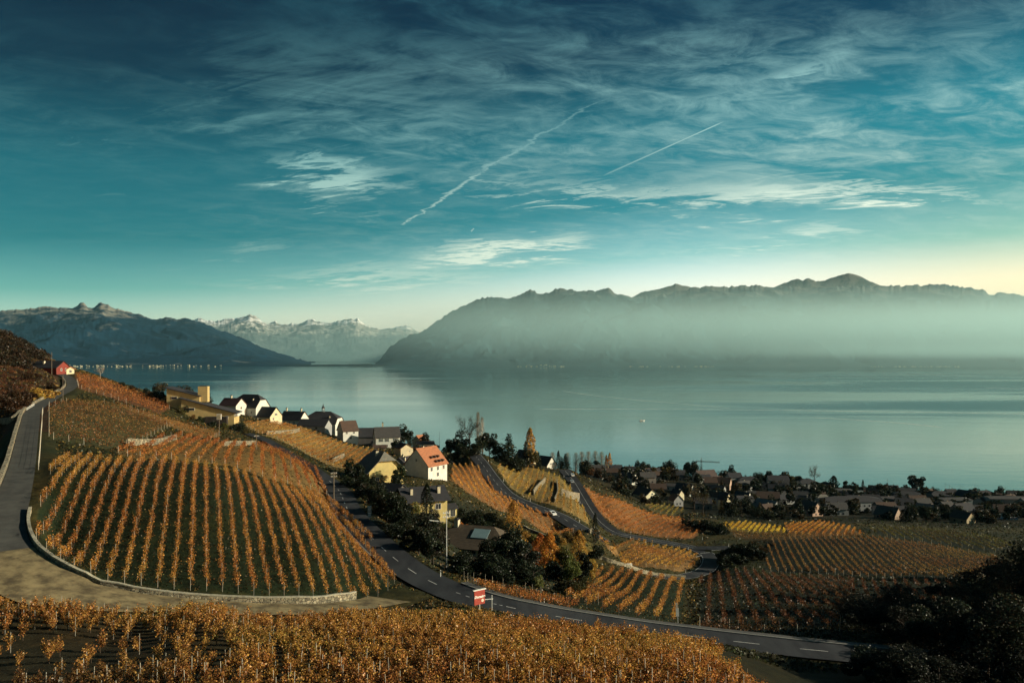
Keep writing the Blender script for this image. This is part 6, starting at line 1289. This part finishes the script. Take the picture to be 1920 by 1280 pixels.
# ------------------------------------------------------------------ crane, railway, shore
p = foot(1315, 752); e = tag(empty('tower_crane', p), 'thin tower crane standing over the lakeside roofs', 'crane'); h = height(1315, 862, 752); CR = mat('crane_steel', (.10, .09, .07), .6)
def lattice(a, b, w, n, parent, nm):
    m = MB(); a, b = Vector(a), Vector(b); d = (b - a).normalized(); u = d.orthogonal().normalized() * w / 2; v = d.cross(u).normalized() * w / 2; cs = [u + v, u - v, -u - v, -u + v]
    for c in cs: m.tube(a + c, b + c, .09, .09, 4)
    for i in range(n):
        for j in range(4): m.tube(a.lerp(b, i / n) + cs[j], a.lerp(b, (i + 1) / n) + cs[(j + 1) % 4], .05, .05, 3)
    return m.build(nm, CR, parent)
lattice((0, 0, -1), (0, 0, h), 1.1, 14, e, 'mast'); lattice((-1, 0, h - 1.2), (16.5, -3, h - 1.8), .9, 14, e, 'jib'); lattice((-5, 1, h - 1.2), (-1, .2, h - 1.2), .9, 4, e, 'counter_jib'); MB().tube((0, 0, h), (0, 0, h + 2.6), .3, .08, 5).build('apex', CR, e); MB().tube((0, 0, h + 2.5), (11, -2, h - 1), .05, .05, 3).build('stay', CR, e); MB().box((-4.6, .9, h - 2.2), (1.4, 1, 1.6)).build('counterweight', GREYT and mat('concrete', (.3, .29, .27)), e)
pts = [foot(px, Y) for px, Y in [(1330, 725), (1450, 705), (1600, 680), (1750, 660), (1935, 640)]]; L = catmull(pts, 12); L[:, 2] += .3
wall_along('railway_embankment', L, 2.2, 6.0, 'straight grey railway embankment through the town', m=mat('ballast', (.13, .12, .11), .95, .3, .8), cope=False, ragged=.02, cat='embankment')
for i, (px, Y, tp) in enumerate([(1664, 672, 897), (1772, 658, 904), (1780, 658, 908), (1800, 655, 908), (1828, 652, 906), (1885, 645, 912)]):
    p = foot(px, Y); h = height(px, tp, Y); e = tag(empty('railway_mast', p), ordinal(i) + ' thin railway mast from left on the shore line', 'mast', 'railway masts'); MB().tube((0, 0, 0), (0, 0, h), .10, .08, 5).build('post', BLACKM, e); MB().tube((0, 0, h - 1.2), (4.5, 0, h - 3.2), .06, .06, 4).build('bracket', BLACKM, e)
# boat and its track, and other wakes
def lake_pt(px, py): Y = CH * F / (py - HY); return np.array([(px - CX) / F * Y, Y, 0.0])
p = lake_pt(1203, 789); e = tag(empty('motor_boat', p, R(5)), 'tiny white motor boat out on the lake', 'boat'); MB().add([(-5, -1.3, 0), (3, -1.3, 0), (6, 0, 0), (3, 1.3, 0), (-5, 1.3, 0), (-5, -1.6, 1.2), (3, -1.6, 1.3), (7, 0, 1.7), (3, 1.6, 1.3), (-5, 1.6, 1.2)], [(0, 1, 6, 5), (1, 2, 7, 6), (2, 3, 8, 7), (3, 4, 9, 8), (4, 0, 5, 9), (5, 6, 7, 8, 9)]).build('hull', WHITEP, e); MB().box((-.5, 0, 1.9), (3.6, 2.0, 1.4)).build('cabin', WHITEP, e); MB().box((-.5, 0, 2.1), (3.7, 2.04, .5)).build('window', CARGLASS, e)
FOAM = mat('foam', (.66, .72, .64), .6, .35, .05)
def wake(pts, w, label):
    L = catmull([lake_pt(*q) for q in pts], 14); d = np.gradient(L[:, :2], axis=0); d /= np.linalg.norm(d, axis=1)[:, None]; n = np.column_stack([-d[:, 1], d[:, 0]]); k = len(L); ww = w * (.35 + .75 * rng.random(k)); ww = np.convolve(np.pad(ww, 2, 'edge'), np.ones(5) / 5, 'valid'); ww[0] = ww[-1] = .05
    a, c, b = L.copy(), L.copy(), L.copy(); a[:, :2] += n * ww[:, None]; b[:, :2] -= n * ww[:, None]; a[:, 2] = b[:, 2] = .02; c[:, 2] = .02 + ww * .10
    i = np.arange(k - 1); v = np.concatenate([a, c, b]); f = np.concatenate([np.column_stack([i, i + k, i + k + 1, i + 1]), np.column_stack([i + k, i + 2 * k, i + 2 * k + 1, i + k + 1])]); tag(ob('boat_wake', mesh_np('wake', v, f, FOAM)), label, 'wake')
wake([(1006, 767), (1120, 766.5), (1280, 767), (1450, 768.5), (1650, 771), (1800, 773.5), (1960, 777)], 3.0, 'longest white boat wake across the lake')
wake([(1520, 782), (1590, 786), (1680, 792), (1770, 801)], 3.0, 'short slanting boat wake on the right of the lake'); wake([(1055, 733), (1120, 742), (1200, 750), (1280, 757), (1370, 765)], 2.6, 'faint slanting wake running into the longest one'); wake([(1845, 727), (1935, 729)], 4.0, 'thin far wake near the right edge')
wake([(300, 716), (430, 714.5), (600, 713), (760, 713.5), (840, 716)], 3.0, 'faint pale wake on the left of the lake')
# settlements on the far shore, too small to tell apart
m = MB()
for (x0, x1, y0, y1, n) in [(118, 300, 684.5, 687.5, 60), (300, 420, 684, 687, 18), (1630, 1800, 689, 691.5, 40), (970, 1060, 684, 688, 30), (1180, 1340, 688, 691, 30)]:
    for _ in range(n):
        px = random.uniform(x0, x1); y = random.uniform(y0, y1); Y = 8700; q = np.array([(px - CX) / F * Y, Y + random.uniform(0, 60), max(2, CH - (y - HY) / F * Y)]); s = random.choice([4, 5, 5, 6, 7, 9, 12]); m.box((q[0], q[1], q[2]), (s * random.uniform(1, 2.2), 12, s * .8), random.uniform(-.5, .5))
tag(m.build('shore_buildings', wallm(CREAM)), 'pale specks of buildings along the far shore', 'buildings', None, 'stuff')

# ------------------------------------------------------------------ grass and weeds on the banks and between the plots
def grass(n, label, col, size, test):
    px, py = rng.uniform(-60, 1960, n * 3), rng.uniform(700, 1235, n * 3); Y = np.exp(rng.uniform(math.log(88), math.log(470), n * 3)); x = (px - CX) / F * Y; z = ground(x, Y)
    q = project(np.column_stack([x, Y, z])); k = test(x, Y, q[0], q[1]) & (q[1] < 1260)
    for r in ROADS.values():
        d, _ = nearest_on(r['line'], x, Y, 9); k &= d > r['hw'].max() + .5
    x, Y, z = x[k][:n], Y[k][:n], z[k][:n]; s = size * (.5 + Y / 260)
    p = np.column_stack([x, Y, z + s * .25]); v, f = [], []
    vv, ff = leaf_cards(p, 1.0, -.6); c = np.repeat(p, 4, 0); vv = c + (vv - c) * np.repeat(s, 4)[:, None] * (1, 1, .8)
    o = ob('grass', mesh_np('grass', vv, ff, LEAF)); o.color = (*col, 1); tag(o, label, 'grass', None, 'stuff')
infan = lambda x, y: ~inside(np.array(FG_POLY), x, y)
def infield(x, y):
    k = np.zeros(x.shape, bool)
    for f in FIELDS: k |= inside(f['xy'], x, y)
    return k
grass(30000, 'dull green grass and weeds on the banks', (.040, .045, .018), .42, lambda x, y, a, b: infan(x, y) & ~infield(x, y))
grass(16000, 'dry yellow grass tufts on the banks', (.16, .105, .036), .40, lambda x, y, a, b: infan(x, y) & ~infield(x, y) & (a < 1330))
grass(22000, 'fallen leaves and low weeds under the vines', (.085, .060, .022), .26, lambda x, y, a, b: infield(x, y))
grass(12000, 'dark rough grass below the wide vineyard', (.030, .030, .016), .50, lambda x, y, a, b: infan(x, y) & (a > 1290) & (y < 260))
